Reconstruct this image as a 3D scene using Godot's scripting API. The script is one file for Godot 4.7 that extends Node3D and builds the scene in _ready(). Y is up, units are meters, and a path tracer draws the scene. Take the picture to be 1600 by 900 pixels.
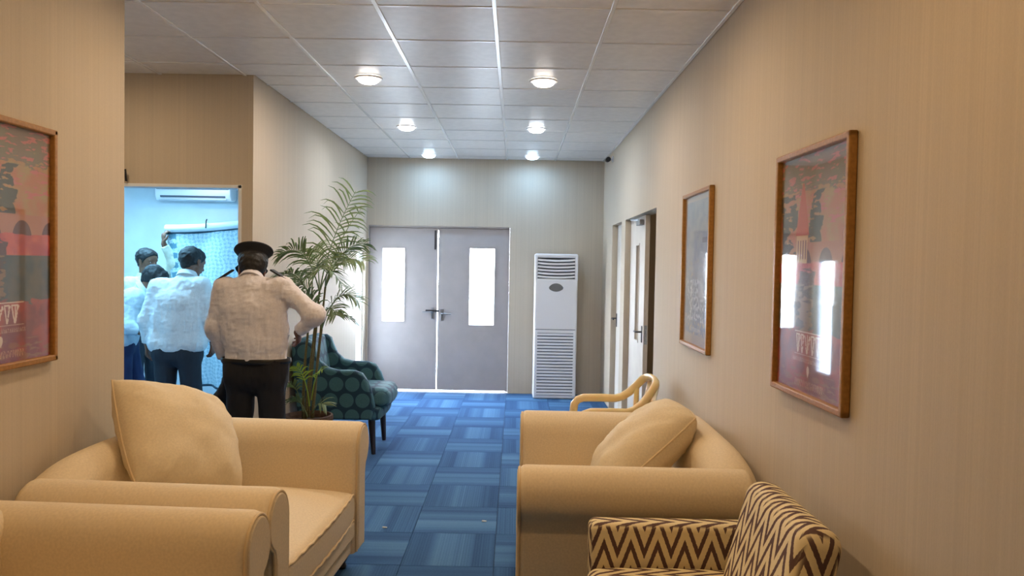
extends Node3D

# ------------------------------------------------------------------ mesh helper
class MB:
	var v := PackedVector3Array()
	var n := PackedVector3Array()
	var uv := PackedVector2Array()
	var idx := PackedInt32Array()
	func add(p: Vector3, nn: Vector3, u := Vector2.ZERO) -> int:
		v.append(p); n.append(nn); uv.append(u)
		return v.size() - 1
	func tri(a: int, b: int, c: int) -> void:
		var fn := (v[b] - v[a]).cross(v[c] - v[a])
		if fn.dot(n[a] + n[b] + n[c]) > 0.0:
			idx.append(a); idx.append(c); idx.append(b)
		else:
			idx.append(a); idx.append(b); idx.append(c)
	func quad(a: int, b: int, c: int, d: int) -> void:
		tri(a, b, c); tri(a, c, d)
	func mesh() -> ArrayMesh:
		var arr := []
		arr.resize(Mesh.ARRAY_MAX)
		arr[Mesh.ARRAY_VERTEX] = v
		arr[Mesh.ARRAY_NORMAL] = n
		arr[Mesh.ARRAY_TEX_UV] = uv
		arr[Mesh.ARRAY_INDEX] = idx
		var m := ArrayMesh.new()
		m.add_surface_from_arrays(Mesh.PRIMITIVE_TRIANGLES, arr)
		return m
	# plain box given by its two corners
	func box(lo: Vector3, hi: Vector3) -> MB:
		var c := (lo + hi) * 0.5
		var h := (hi - lo).abs() * 0.5
		for ax in 3:
			for s in [-1.0, 1.0]:
				var nn := Vector3.ZERO; nn[ax] = s
				var a1 := (ax + 1) % 3
				var a2 := (ax + 2) % 3
				var q := []
				for t in [[-1, -1], [1, -1], [1, 1], [-1, 1]]:
					var p := c
					p[ax] += s * h[ax]; p[a1] += t[0] * h[a1]; p[a2] += t[1] * h[a2]
					q.append(add(p, nn, Vector2(t[0] * 0.5 + 0.5, 0.5 - t[1] * 0.5)))
				quad(q[0], q[1], q[2], q[3])
		return self
	# box with rounded edges; xf places it, bulge swells its faces
	func rbox(size: Vector3, r: float, seg := 2, xf := Transform3D.IDENTITY, bulge := Vector3.ZERO, fine := 1) -> MB:
		var h := size * 0.5
		r = minf(r, minf(h.x, minf(h.y, h.z)) * 0.999)
		var co := []
		for ax in 3:
			var l := []
			for i in seg + 1:
				l.append(-h[ax] + r - r * tan(PI * 0.25 * (1.0 - float(i) / seg)))
			for i in range(1, fine):
				l.append(lerpf(-h[ax] + r, h[ax] - r, float(i) / fine))
			for i in seg + 1:
				l.append(h[ax] - r + r * tan(PI * 0.25 * float(i) / seg))
			co.append(l)
		for ax in 3:
			var a1 := (ax + 1) % 3
			var a2 := (ax + 2) % 3
			for s in [-1.0, 1.0]:
				var ids := []
				for i in co[a1].size():
					var row := []
					for j in co[a2].size():
						var p := Vector3.ZERO
						p[ax] = s * h[ax]; p[a1] = co[a1][i]; p[a2] = co[a2][j]
						var inner := p.clamp(-h + Vector3.ONE * r, h - Vector3.ONE * r)
						var nn := (p - inner).normalized()
						var q := inner + nn * r
						if bulge != Vector3.ZERO:
							var e := Vector3(q.x / h.x, q.y / h.y, q.z / h.z)
							var w := Vector3(1 - e.x * e.x, 1 - e.y * e.y, 1 - e.z * e.z)
							q += Vector3(bulge.x * signf(q.x) * absf(e.x) * w.y * w.z, bulge.y * e.y * sqrt(maxf(w.x * w.z, 0.0)), bulge.z * e.z * sqrt(maxf(w.x * w.y, 0.0)))
						row.append(add(xf * q, (xf.basis * nn).normalized(), Vector2(p[a1], -p[a2])))
					ids.append(row)
				for i in ids.size() - 1:
					for j in ids[i].size() - 1:
						quad(ids[i][j], ids[i + 1][j], ids[i + 1][j + 1], ids[i][j + 1])
		return self
	# tube along points; each radius a number or a Vector2 (width across, thickness along ref)
	func tube(pts: Array, rad, sides := 8, caps := true, ref := Vector3.ZERO) -> MB:
		var rings := []
		var up := ref
		for i in pts.size():
			var t: Vector3 = (pts[mini(i + 1, pts.size() - 1)] - pts[maxi(i - 1, 0)]).normalized()
			if up == Vector3.ZERO:
				up = Vector3.UP if absf(t.y) < 0.9 else Vector3.RIGHT
			var b := t.cross(ref if ref != Vector3.ZERO else up).normalized()
			if b.length() < 0.5:
				b = t.cross(Vector3(0.3, 0.5, 0.8)).normalized()
			var u := b.cross(t).normalized()
			up = u
			var rr = rad[i] if rad is Array else rad
			var ra: float = rr.x if rr is Vector2 else rr
			var rb: float = rr.y if rr is Vector2 else rr
			var row := []
			for k in sides + 1:
				var a := TAU * k / sides
				var nn := (b * cos(a) / maxf(ra, 0.0001) + u * sin(a) / maxf(rb, 0.0001)).normalized()
				row.append(add(pts[i] + b * cos(a) * ra + u * sin(a) * rb, nn, Vector2(float(k) / sides, float(i) / pts.size())))
			rings.append(row)
		for i in rings.size() - 1:
			for k in sides:
				quad(rings[i][k], rings[i][k + 1], rings[i + 1][k + 1], rings[i + 1][k])
		if caps:
			for e in [0, pts.size() - 1]:
				var t2: Vector3 = (pts[1] - pts[0] if e == 0 else pts[e] - pts[e - 1]).normalized() * (-1.0 if e == 0 else 1.0)
				var c := add(pts[e], t2)
				var ring := []
				for k in sides + 1:
					ring.append(add(v[rings[e][k]], t2))
				for k in sides:
					tri(c, ring[k], ring[k + 1])
		return self
	# profile of (radius, height) points turned round the y axis
	func lathe(prof: Array, sides := 20, xf := Transform3D.IDENTITY) -> MB:
		for i in prof.size() - 1:
			var p: Vector2 = prof[i]
			var q: Vector2 = prof[i + 1]
			var e := (q - p).normalized()
			var nn := Vector2(e.y, -e.x)
			var rows := []
			for s in [p, q]:
				var row := []
				for k in sides + 1:
					var a := TAU * k / sides
					row.append(add(xf * Vector3(s.x * cos(a), s.y, s.x * sin(a)), (xf.basis * Vector3(nn.x * cos(a), nn.y, nn.x * sin(a))).normalized(), Vector2(float(k) / sides, s.y)))
				rows.append(row)
			for k in sides:
				quad(rows[0][k], rows[0][k + 1], rows[1][k + 1], rows[1][k])
		return self
	# closed outline (x, y) drawn out along z from z0 to z1 with rounded rims
	func extrude(poly: PackedVector2Array, z0: float, z1: float, bevel := 0.0, xf := Transform3D.IDENTITY) -> MB:
		var m := poly.size()
		var area := 0.0
		for i in m:
			area += poly[i].cross(poly[(i + 1) % m])
		var sg := 1.0 if area > 0 else -1.0
		var en := []
		for i in m:
			var e := (poly[(i + 1) % m] - poly[i]).normalized()
			en.append(Vector2(e.y, -e.x) * sg)
		var vn := []
		var smooth := []
		for i in m:
			var a: Vector2 = en[(i + m - 1) % m]
			var b: Vector2 = en[i]
			vn.append((a + b).normalized())
			smooth.append(a.dot(b) > 0.7)
		var rings := []
		if bevel > 0.0:
			for s in 4:
				var an := PI * 0.5 * s / 3.0
				rings.append([z0 + bevel * (1.0 - sin(an)), bevel * (1.0 - cos(an)), -sin(an)])
			rings.reverse()
			for s in 4:
				var an := PI * 0.5 * s / 3.0
				rings.append([z1 - bevel * (1.0 - sin(an)), bevel * (1.0 - cos(an)), sin(an)])
		else:
			rings = [[z0, 0.0, 0.0], [z1, 0.0, 0.0]]
		for i in m:
			var j := (i + 1) % m
			var na: Vector2 = vn[i] if smooth[i] else en[i]
			var nb: Vector2 = vn[j] if smooth[j] else en[i]
			var last := []
			for r in rings:
				var w := sqrt(maxf(0.0, 1.0 - r[2] * r[2]))
				var pa: Vector2 = poly[i] - vn[i] * r[1]
				var pb: Vector2 = poly[j] - vn[j] * r[1]
				var row := [add(xf * Vector3(pa.x, pa.y, r[0]), (xf.basis * Vector3(na.x * w, na.y * w, r[2])).normalized(), pa), add(xf * Vector3(pb.x, pb.y, r[0]), (xf.basis * Vector3(nb.x * w, nb.y * w, r[2])).normalized(), pb)]
				if last.size():
					quad(last[0], last[1], row[1], row[0])
				last = row
		for e in [0, rings.size() - 1]:
			var r = rings[e]
			var inner := PackedVector2Array()
			for i in m:
				inner.append(poly[i] - vn[i] * r[1])
			var nn := xf.basis * Vector3(0, 0, -1.0 if e == 0 else 1.0)
			var base := v.size()
			for p in inner:
				add(xf * Vector3(p.x, p.y, r[0]), nn.normalized(), p)
			var t := Geometry2D.triangulate_polygon(inner)
			for k in range(0, t.size(), 3):
				tri(base + t[k], base + t[k + 1], base + t[k + 2])
		return self
	# smooth grid of points, normals worked out from it
	func sheet(g: Array, flip := false, closed_u := false) -> MB:
		var nu := g.size()
		var nv: int = g[0].size()
		var base := v.size()
		for i in nu:
			for j in nv:
				var i0 := maxi(i - 1, 0)
				var i1 := mini(i + 1, nu - 1)
				if closed_u:
					if i == 0: i0 = nu - 2
					if i == nu - 1: i1 = 1
				var du: Vector3 = g[i1][j] - g[i0][j]
				var dv: Vector3 = g[i][mini(j + 1, nv - 1)] - g[i][maxi(j - 1, 0)]
				var nn := du.cross(dv).normalized()
				add(g[i][j], -nn if flip else nn, Vector2(float(i) / (nu - 1), float(j) / (nv - 1)))
		for i in nu - 1:
			for j in nv - 1:
				quad(base + i * nv + j, base + (i + 1) * nv + j, base + (i + 1) * nv + j + 1, base + i * nv + j + 1)
		return self
	# smooth union of tapered capsules, meshed as surface nets. bone: [a, b, ra, rb, squash axis, squash]
	# cuts: [point, normal, reach]; crease: [noise, amplitude, scale, amplitude, scale ...]
	func blob(bones: Array, cell: float, k: float, cuts := [], crease := []) -> MB:
		var lo := Vector3.ONE * 1e9
		var hi := -lo
		for b in bones:
			var r := maxf(b[2], b[3])
			lo = lo.min((b[0] as Vector3).min(b[1]) - Vector3.ONE * r)
			hi = hi.max((b[0] as Vector3).max(b[1]) + Vector3.ONE * r)
		lo -= Vector3.ONE * (k * 0.3 + cell * 3)
		hi += Vector3.ONE * (k * 0.3 + cell * 3)
		var nx := int((hi.x - lo.x) / cell) + 2
		var ny := int((hi.y - lo.y) / cell) + 2
		var nz := int((hi.z - lo.z) / cell) + 2
		var f := PackedFloat32Array()
		f.resize(nx * ny * nz)
		f.fill(10.0)
		for b in bones:
			var a: Vector3 = b[0]
			var ba: Vector3 = b[1] - b[0]
			var bb := maxf(ba.length_squared(), 1e-9)
			var ra: float = b[2]
			var dr: float = b[3] - b[2]
			var squash: bool = b.size() > 4
			var sn: Vector3 = b[4] if squash else Vector3.ZERO
			var sf: float = 1.0 / b[5] - 1.0 if squash else 0.0
			var m := maxf(b[2], b[3]) + k + cell * 2
			var l := (((b[0] as Vector3).min(b[1]) - Vector3.ONE * m - lo) / cell).floor()
			var h := (((b[0] as Vector3).max(b[1]) + Vector3.ONE * m - lo) / cell).ceil()
			for z in range(maxi(int(l.z), 0), mini(int(h.z) + 1, nz)):
				for y in range(maxi(int(l.y), 0), mini(int(h.y) + 1, ny)):
					var at := (z * ny + y) * nx
					for x in range(maxi(int(l.x), 0), mini(int(h.x) + 1, nx)):
						var pa := Vector3(lo.x + x * cell, lo.y + y * cell, lo.z + z * cell) - a
						if squash:
							pa += sn * (pa.dot(sn) * sf)
						var t := clampf(pa.dot(ba) / bb, 0.0, 1.0)
						var d := (pa - ba * t).length() - ra - dr * t
						var o := f[at + x]
						var w := maxf(k - absf(d - o), 0.0) / k
						f[at + x] = minf(d, o) - w * w * k * 0.25
		var near := cell * 3.0
		for z in nz:
			for y in ny:
				var at := (z * ny + y) * nx
				for x in nx:
					if absf(f[at + x]) > near * 3.0:
						continue
					var p := Vector3(lo.x + x * cell, lo.y + y * cell, lo.z + z * cell)
					if crease.size():
						for k2 in range(1, crease.size(), 2):
							f[at + x] += crease[0].get_noise_3dv(p * crease[k2 + 1]) * crease[k2]
					for c in cuts:
						var q: Vector3 = p - c[0]
						if q.length() < c[2]:
							f[at + x] = maxf(f[at + x], q.dot(c[1]))
		var ids := {}
		var sx := 1
		var sy := nx
		var sz := nx * ny
		var off := [0, sx, sy, sx + sy, sz, sz + sx, sz + sy, sz + sx + sy]
		var cor := [Vector3(0, 0, 0), Vector3(1, 0, 0), Vector3(0, 1, 0), Vector3(1, 1, 0), Vector3(0, 0, 1), Vector3(1, 0, 1), Vector3(0, 1, 1), Vector3(1, 1, 1)]
		var ed := [[0, 1], [2, 3], [4, 5], [6, 7], [0, 2], [1, 3], [4, 6], [5, 7], [0, 4], [1, 5], [2, 6], [3, 7]]
		for z in range(0, nz - 1):
			for y in range(0, ny - 1):
				for x in range(0, nx - 1):
					var at := (z * ny + y) * nx + x
					if absf(f[at]) > near:
						continue
					var inside := 0
					for o in off:
						if f[at + o] < 0.0:
							inside += 1
					if inside == 0 or inside == 8:
						continue
					var sum := Vector3.ZERO
					var cnt := 0
					for e in ed:
						var fa := f[at + off[e[0]]]
						var fb := f[at + off[e[1]]]
						if (fa < 0.0) != (fb < 0.0):
							sum += (cor[e[0]] as Vector3).lerp(cor[e[1]], fa / (fa - fb))
							cnt += 1
					var q := sum / cnt
					var gr := Vector3(f[at + 1] + f[at + 1 + sy] + f[at + 1 + sz] + f[at + 1 + sy + sz] - f[at] - f[at + sy] - f[at + sz] - f[at + sy + sz],
						f[at + sy] + f[at + sy + 1] + f[at + sy + sz] + f[at + sy + 1 + sz] - f[at] - f[at + 1] - f[at + sz] - f[at + 1 + sz],
						f[at + sz] + f[at + sz + 1] + f[at + sz + sy] + f[at + sz + sy + 1] - f[at] - f[at + 1] - f[at + sy] - f[at + 1 + sy])
					ids[at] = add(lo + (Vector3(x, y, z) + q) * cell, gr.normalized(), Vector2(q.x, q.y))
		for at in ids:
			for ax in 3:
				var s: int = [sx, sy, sz][ax]
				if (f[at] < 0.0) == (f[at + s] < 0.0):
					continue
				var u: int = [sy, sz, sx][ax]
				var w: int = [sz, sx, sy][ax]
				if ids.has(at - u) and ids.has(at - w) and ids.has(at - u - w):
					quad(ids[at], ids[at - u], ids[at - u - w], ids[at - w])
		return self

# ------------------------------------------------------------------ scene helpers
var M := {}
var taken := {}

func numbered(called: String) -> String:
	if not taken.has(called):
		taken[called] = 0
		return called
	taken[called] += 1
	return "%s_%03d" % [called, taken[called]]

func tag(o: Node, label: String, category: String, group := "", kind := "") -> void:
	o.set_meta("label", label)
	if category: o.set_meta("category", category)
	if group: o.set_meta("group", group)
	if kind: o.set_meta("kind", kind)

func thing(called: String, label: String, category: String, at := Vector3.ZERO, turn := 0.0, group := "") -> Node3D:
	var o := Node3D.new()
	o.name = numbered(called)
	add_child(o)
	o.position = at
	o.rotation_degrees.y = turn
	tag(o, label, category, group)
	return o

func put(called: String, mesh: Mesh, m: Material, parent: Node, at := Vector3.ZERO) -> MeshInstance3D:
	var o := MeshInstance3D.new()
	o.name = called
	o.mesh = mesh
	o.material_override = m
	parent.add_child(o, true)
	o.position = at
	return o

func part(called: String, mb: MB, m: Material, parent: Node, at := Vector3.ZERO) -> MeshInstance3D:
	return put(called, mb.mesh(), m, parent, at)

func struct(called: String, mb: MB, m: Material, label: String, category: String) -> MeshInstance3D:
	var o := part(numbered(called), mb, m, self)
	tag(o, label, category, "", "structure")
	return o

func srgb(r: float, g: float, b: float) -> Color:
	return Color(r / 255.0, g / 255.0, b / 255.0)

func mat(c: Color, rough := 0.8, metal := 0.0, spec := 0.5) -> StandardMaterial3D:
	var m := StandardMaterial3D.new()
	m.albedo_color = c
	m.roughness = rough
	m.metallic = metal
	m.metallic_specular = spec
	return m

func tri_tex(m: StandardMaterial3D, img: Image, per_metre: float, world := false, what := "albedo") -> StandardMaterial3D:
	var t := ImageTexture.create_from_image(img)
	if what == "albedo":
		m.albedo_texture = t
	elif what == "height":
		m.heightmap_enabled = true
		m.heightmap_texture = t
	m.uv1_triplanar = true
	m.uv1_world_triplanar = world
	m.uv1_triplanar_sharpness = 8.0
	m.uv1_scale = Vector3.ONE * per_metre
	return m

func noise_img(sd: int, freq: float, size := 256, lo := 0.8, hi := 1.0, oct := 4) -> Image:
	var fn := FastNoiseLite.new()
	fn.seed = sd
	fn.frequency = freq
	fn.fractal_octaves = oct
	var im := fn.get_seamless_image(size, size)
	im.convert(Image.FORMAT_RGB8)
	for y in size:
		for x in size:
			var g := lerpf(lo, hi, im.get_pixel(x, y).r)
			im.set_pixel(x, y, Color(g, g, g))
	return im

# ------------------------------------------------------------------ materials
func make_materials() -> void:
	# strie wallpaper: fine upright threads
	var rng := RandomNumberGenerator.new()
	rng.seed = 11
	var wp := Image.create(512, 256, false, Image.FORMAT_RGB8)
	var cols := []
	for x in 512:
		cols.append(rng.randf_range(-1, 1))
	var slow := FastNoiseLite.new()
	slow.seed = 5
	slow.frequency = 0.02
	for x in 512:
		var s: float = cols[x] * 0.5 + cols[(x + 1) % 512] * 0.3 + cols[(x + 2) % 512] * 0.2
		for y in 256:
			var g := 0.965 + 0.022 * s + 0.014 * slow.get_noise_2d(x * 3.0, 7.0) + 0.012 * rng.randf_range(-1, 1)
			wp.set_pixel(x, y, Color(g, g, g * 0.995))
	M.wall = tri_tex(mat(srgb(204, 190, 170), 0.72, 0.0, 0.4), wp, 0.9, true)
	M.white_wall = tri_tex(mat(srgb(232, 236, 238), 0.8), noise_img(3, 0.02, 128, 0.96, 1.0), 0.8, true)
	M.tile_board = tri_tex(mat(srgb(240, 238, 234), 0.36, 0.0, 0.5), noise_img(8, 0.05, 128, 0.95, 1.0), 1.7, true)
	M.tee = mat(srgb(242, 242, 240), 0.22, 0.0, 0.7)
	M.slab = mat(srgb(170, 165, 158), 0.9)
	M.door = tri_tex(mat(srgb(178, 170, 166), 0.55), noise_img(21, 0.03, 128, 0.96, 1.0), 1.0, true)
	M.door_white = tri_tex(mat(srgb(214, 206, 194), 0.5), noise_img(22, 0.03, 128, 0.96, 1.0), 1.0, true)
	M.steel = mat(srgb(170, 172, 176), 0.3, 0.9)
	M.dark_steel = mat(srgb(78, 78, 82), 0.4, 0.8)
	M.black = mat(srgb(22, 22, 24), 0.55)
	M.glass = mat(Color(0.95, 0.98, 1.0, 0.08), 0.02)
	M.glass.transparency = BaseMaterial3D.TRANSPARENCY_ALPHA
	M.picture_glass = mat(Color(0.6, 0.65, 0.7, 0.015), 0.03, 0.0, 0.5)
	M.picture_glass.transparency = BaseMaterial3D.TRANSPARENCY_ALPHA
	M.concrete = tri_tex(mat(srgb(226, 226, 222), 0.9), noise_img(31, 0.02, 128, 0.9, 1.0), 0.5, true)
	# upholstery
	M.cream = mat(srgb(230, 213, 184), 0.9, 0.0, 0.25)
	tri_tex(M.cream, noise_img(42, 0.12, 256, 0.93, 1.0), 2.5)
	M.cream_pillow = M.cream.duplicate()
	M.cream_pillow.albedo_color = srgb(226, 210, 180)
	M.piping = mat(srgb(214, 192, 156), 0.85)
	M.dark_wood = mat(srgb(38, 26, 22), 0.35)
	# chevron ikat
	var ik := Image.create(512, 512, false, Image.FORMAT_RGB8)
	var fz := FastNoiseLite.new()
	fz.seed = 3
	fz.frequency = 0.08
	for y in 512:
		for x in 512:
			var u := x / 512.0 * 4.0
			var v := y / 512.0 * 4.0
			var tri := absf(fposmod(u, 1.0) - 0.5) * 2.0
			var jag := (fz.get_noise_2d(x * 2.0, floorf(y / 3.0)) * 0.05)
			var w := fposmod(v + tri * 1.35 + jag, 1.0)
			var dark := w > 0.58
			var c := srgb(232, 216, 176)
			if dark:
				c = srgb(98, 76, 74)
			var g := 1.0 + 0.05 * fz.get_noise_2d(x * 9.0, y * 9.0)
			ik.set_pixel(x, y, Color(c.r * g, c.g * g, c.b * g))
	M.chevron = tri_tex(mat(Color.WHITE, 0.85, 0.0, 0.3), ik, 2.45)
	# teal discs
	var td := Image.create(256, 256, false, Image.FORMAT_RGB8)
	var fd := FastNoiseLite.new()
	fd.seed = 9
	fd.frequency = 0.1
	for y in 256:
		for x in 256:
			var u := x / 256.0 * 2.0
			var v := y / 256.0 * 2.0
			var row := floorf(v)
			var du := fposmod(u + 0.35 * row, 1.0) - 0.5
			var dv := fposmod(v, 1.0) - 0.5
			var r := sqrt(du * du + dv * dv)
			var c := srgb(30, 62, 80)
			if r < 0.45:
				c = srgb(72, 114, 124)
				if fposmod((du * 0.8 + dv * 0.3) * 22.0 + fd.get_noise_2d(x, y) * 1.5, 1.0) > 0.6:
					c = srgb(58, 98, 110)
			var g := 1.0 + 0.1 * fd.get_noise_2d(x * 5.0, y * 5.0)
			td.set_pixel(x, y, Color(c.r * g, c.g * g, c.b * g))
	M.teal = tri_tex(mat(Color.WHITE, 0.7, 0.0, 0.4), td, 3.75)
	# carpet tiles: dyed threads run along x, in bands
	for k in 4:
		var ct := Image.create(256, 256, false, Image.FORMAT_RGB8)
		var r2 := RandomNumberGenerator.new()
		r2.seed = 100 + k
		var fb := FastNoiseLite.new()
		fb.seed = 60 + k
		fb.frequency = 0.011
		for y in 256:
			var t := y / 255.0
			var base := 0.3 + 0.4 * fb.get_noise_1d(y * 1.0 + k * 77.0) + 0.38 * sin(PI * clampf(t * 1.25 - 0.05 * k, 0.0, 1.0))
			var thread := 0.07 if (y / 4) % 2 == 0 else -0.03
			if (y / 4 + k) % 7 == 0:
				thread += 0.08
			for x in 256:
				var g := clampf(base + thread * (0.7 + 0.3 * sin(t * 9.0 + k)) + r2.randf_range(-0.09, 0.09), 0.0, 1.0)
				var c := srgb(34, 62, 102).lerp(srgb(98, 140, 178), g)
				ct.set_pixel(x, y, c)
		var cm := mat(Color.WHITE, 0.95, 0.0, 0.2)
		cm.albedo_texture = ImageTexture.create_from_image(ct)
		M["carpet%d" % k] = cm
	M.carpet_base = mat(srgb(40, 54, 84), 0.95)
	# white goods and plastics
	M.ac_white = mat(srgb(246, 246, 248), 0.4)
	M.ac_dark = mat(srgb(84, 92, 104), 0.6)
	M.ac_silver = mat(srgb(140, 146, 152), 0.3, 0.7)
	M.plastic = mat(srgb(232, 206, 152), 0.28, 0.0, 0.6)
	M.plastic.subsurf_scatter_enabled = true
	M.plastic.subsurf_scatter_strength = 0.15
	M.gilt = tri_tex(mat(srgb(176, 128, 66), 0.45, 0.0, 0.4), noise_img(51, 0.06, 128, 0.85, 1.0), 6.0)
	M.backing = mat(srgb(120, 96, 70), 0.9)
	# plant
	M.frond = mat(srgb(108, 126, 92), 0.5)
	M.frond.backlight_enabled = true
	M.frond.backlight = Color(0.25, 0.32, 0.12)
	M.frond_light = mat(srgb(150, 178, 66), 0.5)
	M.frond_light.backlight_enabled = true
	M.frond_light.backlight = Color(0.35, 0.42, 0.1)
	M.cane = tri_tex(mat(srgb(120, 112, 70), 0.6), noise_img(61, 0.08, 128, 0.7, 1.0), 8.0)
	M.pot = tri_tex(mat(srgb(104, 78, 62), 0.75), noise_img(62, 0.05, 128, 0.8, 1.0), 4.0)
	M.soil = tri_tex(mat(srgb(52, 42, 34), 1.0), noise_img(63, 0.2, 128, 0.5, 1.0), 6.0)
	# people
	M.skin = mat(srgb(122, 82, 60), 0.55)
	M.skin.subsurf_scatter_enabled = true
	M.skin.subsurf_scatter_strength = 0.1
	M.hair = tri_tex(mat(srgb(24, 20, 20), 0.6), noise_img(71, 0.3, 128, 0.5, 1.0), 12.0)
	M.eye = mat(srgb(225, 220, 214), 0.3)
	M.iris = mat(srgb(30, 20, 16), 0.2)
	M.khaki = tri_tex(mat(srgb(224, 219, 224), 0.85), noise_img(72, 0.1, 128, 0.94, 1.0), 5.0)
	M.white_shirt = tri_tex(mat(srgb(222, 226, 226), 0.85), noise_img(73, 0.1, 128, 0.95, 1.0), 5.0)
	M.blue_shirt = tri_tex(mat(srgb(206, 218, 224), 0.85), noise_img(74, 0.1, 128, 0.95, 1.0), 5.0)
	M.cream_shirt = tri_tex(mat(srgb(222, 222, 198), 0.85), noise_img(75, 0.1, 128, 0.95, 1.0), 5.0)
	M.black_cloth = mat(srgb(20, 20, 26), 0.85)
	M.grey_cloth = mat(srgb(38, 44, 52), 0.85)
	M.navy_cloth = mat(srgb(32, 44, 82), 0.85)
	M.leather = mat(srgb(18, 16, 16), 0.3)
	# patterned sheet: pale ground with darker woven marks
	var sh := Image.create(512, 512, false, Image.FORMAT_RGB8)
	var fs := FastNoiseLite.new()
	fs.seed = 14
	fs.frequency = 0.05
	for y in 512:
		for x in 512:
			var c := srgb(200, 218, 224)
			var a := sin(x * TAU / 16.0 + sin(y * TAU / 64.0) * 1.5) * 0.7 + sin(y * TAU / 12.8 + sin(x * TAU / 51.2)) * 0.6 + fs.get_noise_2d(x * 3.0, y * 3.0) * 2.4
			if a > 0.55:
				c = srgb(164, 192, 202)
			if a < -1.1:
				c = srgb(220, 232, 236)
			var bx := absf(fposmod(x / 512.0 + 0.09, 0.55) - 0.13)
			if bx < 0.028 and sin(y * TAU / 32.0) + fs.get_noise_2d(x * 3.0, y * 3.0) > -0.2:
				c = srgb(96, 140, 156)
			sh.set_pixel(x, y, c)
	M.sheet = mat(Color.WHITE, 0.85)
	M.sheet.albedo_texture = ImageTexture.create_from_image(sh)
	M.sheet_edge = mat(srgb(40, 62, 76), 0.8)
	M.tube_white = mat(srgb(226, 230, 232), 0.5)
	make_posters()

func glyphs(im: Image, x: int, y: int, w: int, h: int, sd: int, c: Color) -> void:
	# a line of small flowing letter shapes
	var r := RandomNumberGenerator.new()
	r.seed = sd
	var px := x
	while px < x + w - h / 2:
		var gw := int(h * r.randf_range(0.35, 0.7))
		for t in 40:
			var a := t / 39.0
			var yy := y + int(h * (0.5 + 0.45 * sin(a * TAU * r.randf_range(0.9, 1.1) + sd)))
			var xx := px + int(gw * a)
			im.fill_rect(Rect2i(xx, yy, maxi(1, h / 10), maxi(1, h / 7)), c)
		if r.randf() < 0.6:
			im.fill_rect(Rect2i(px + gw / 2, y, maxi(1, h / 9), h), c)
		if r.randf() < 0.5:
			im.fill_rect(Rect2i(px, y, gw, maxi(1, h / 9)), c)
		px += gw + maxi(2, h / 6)

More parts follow.
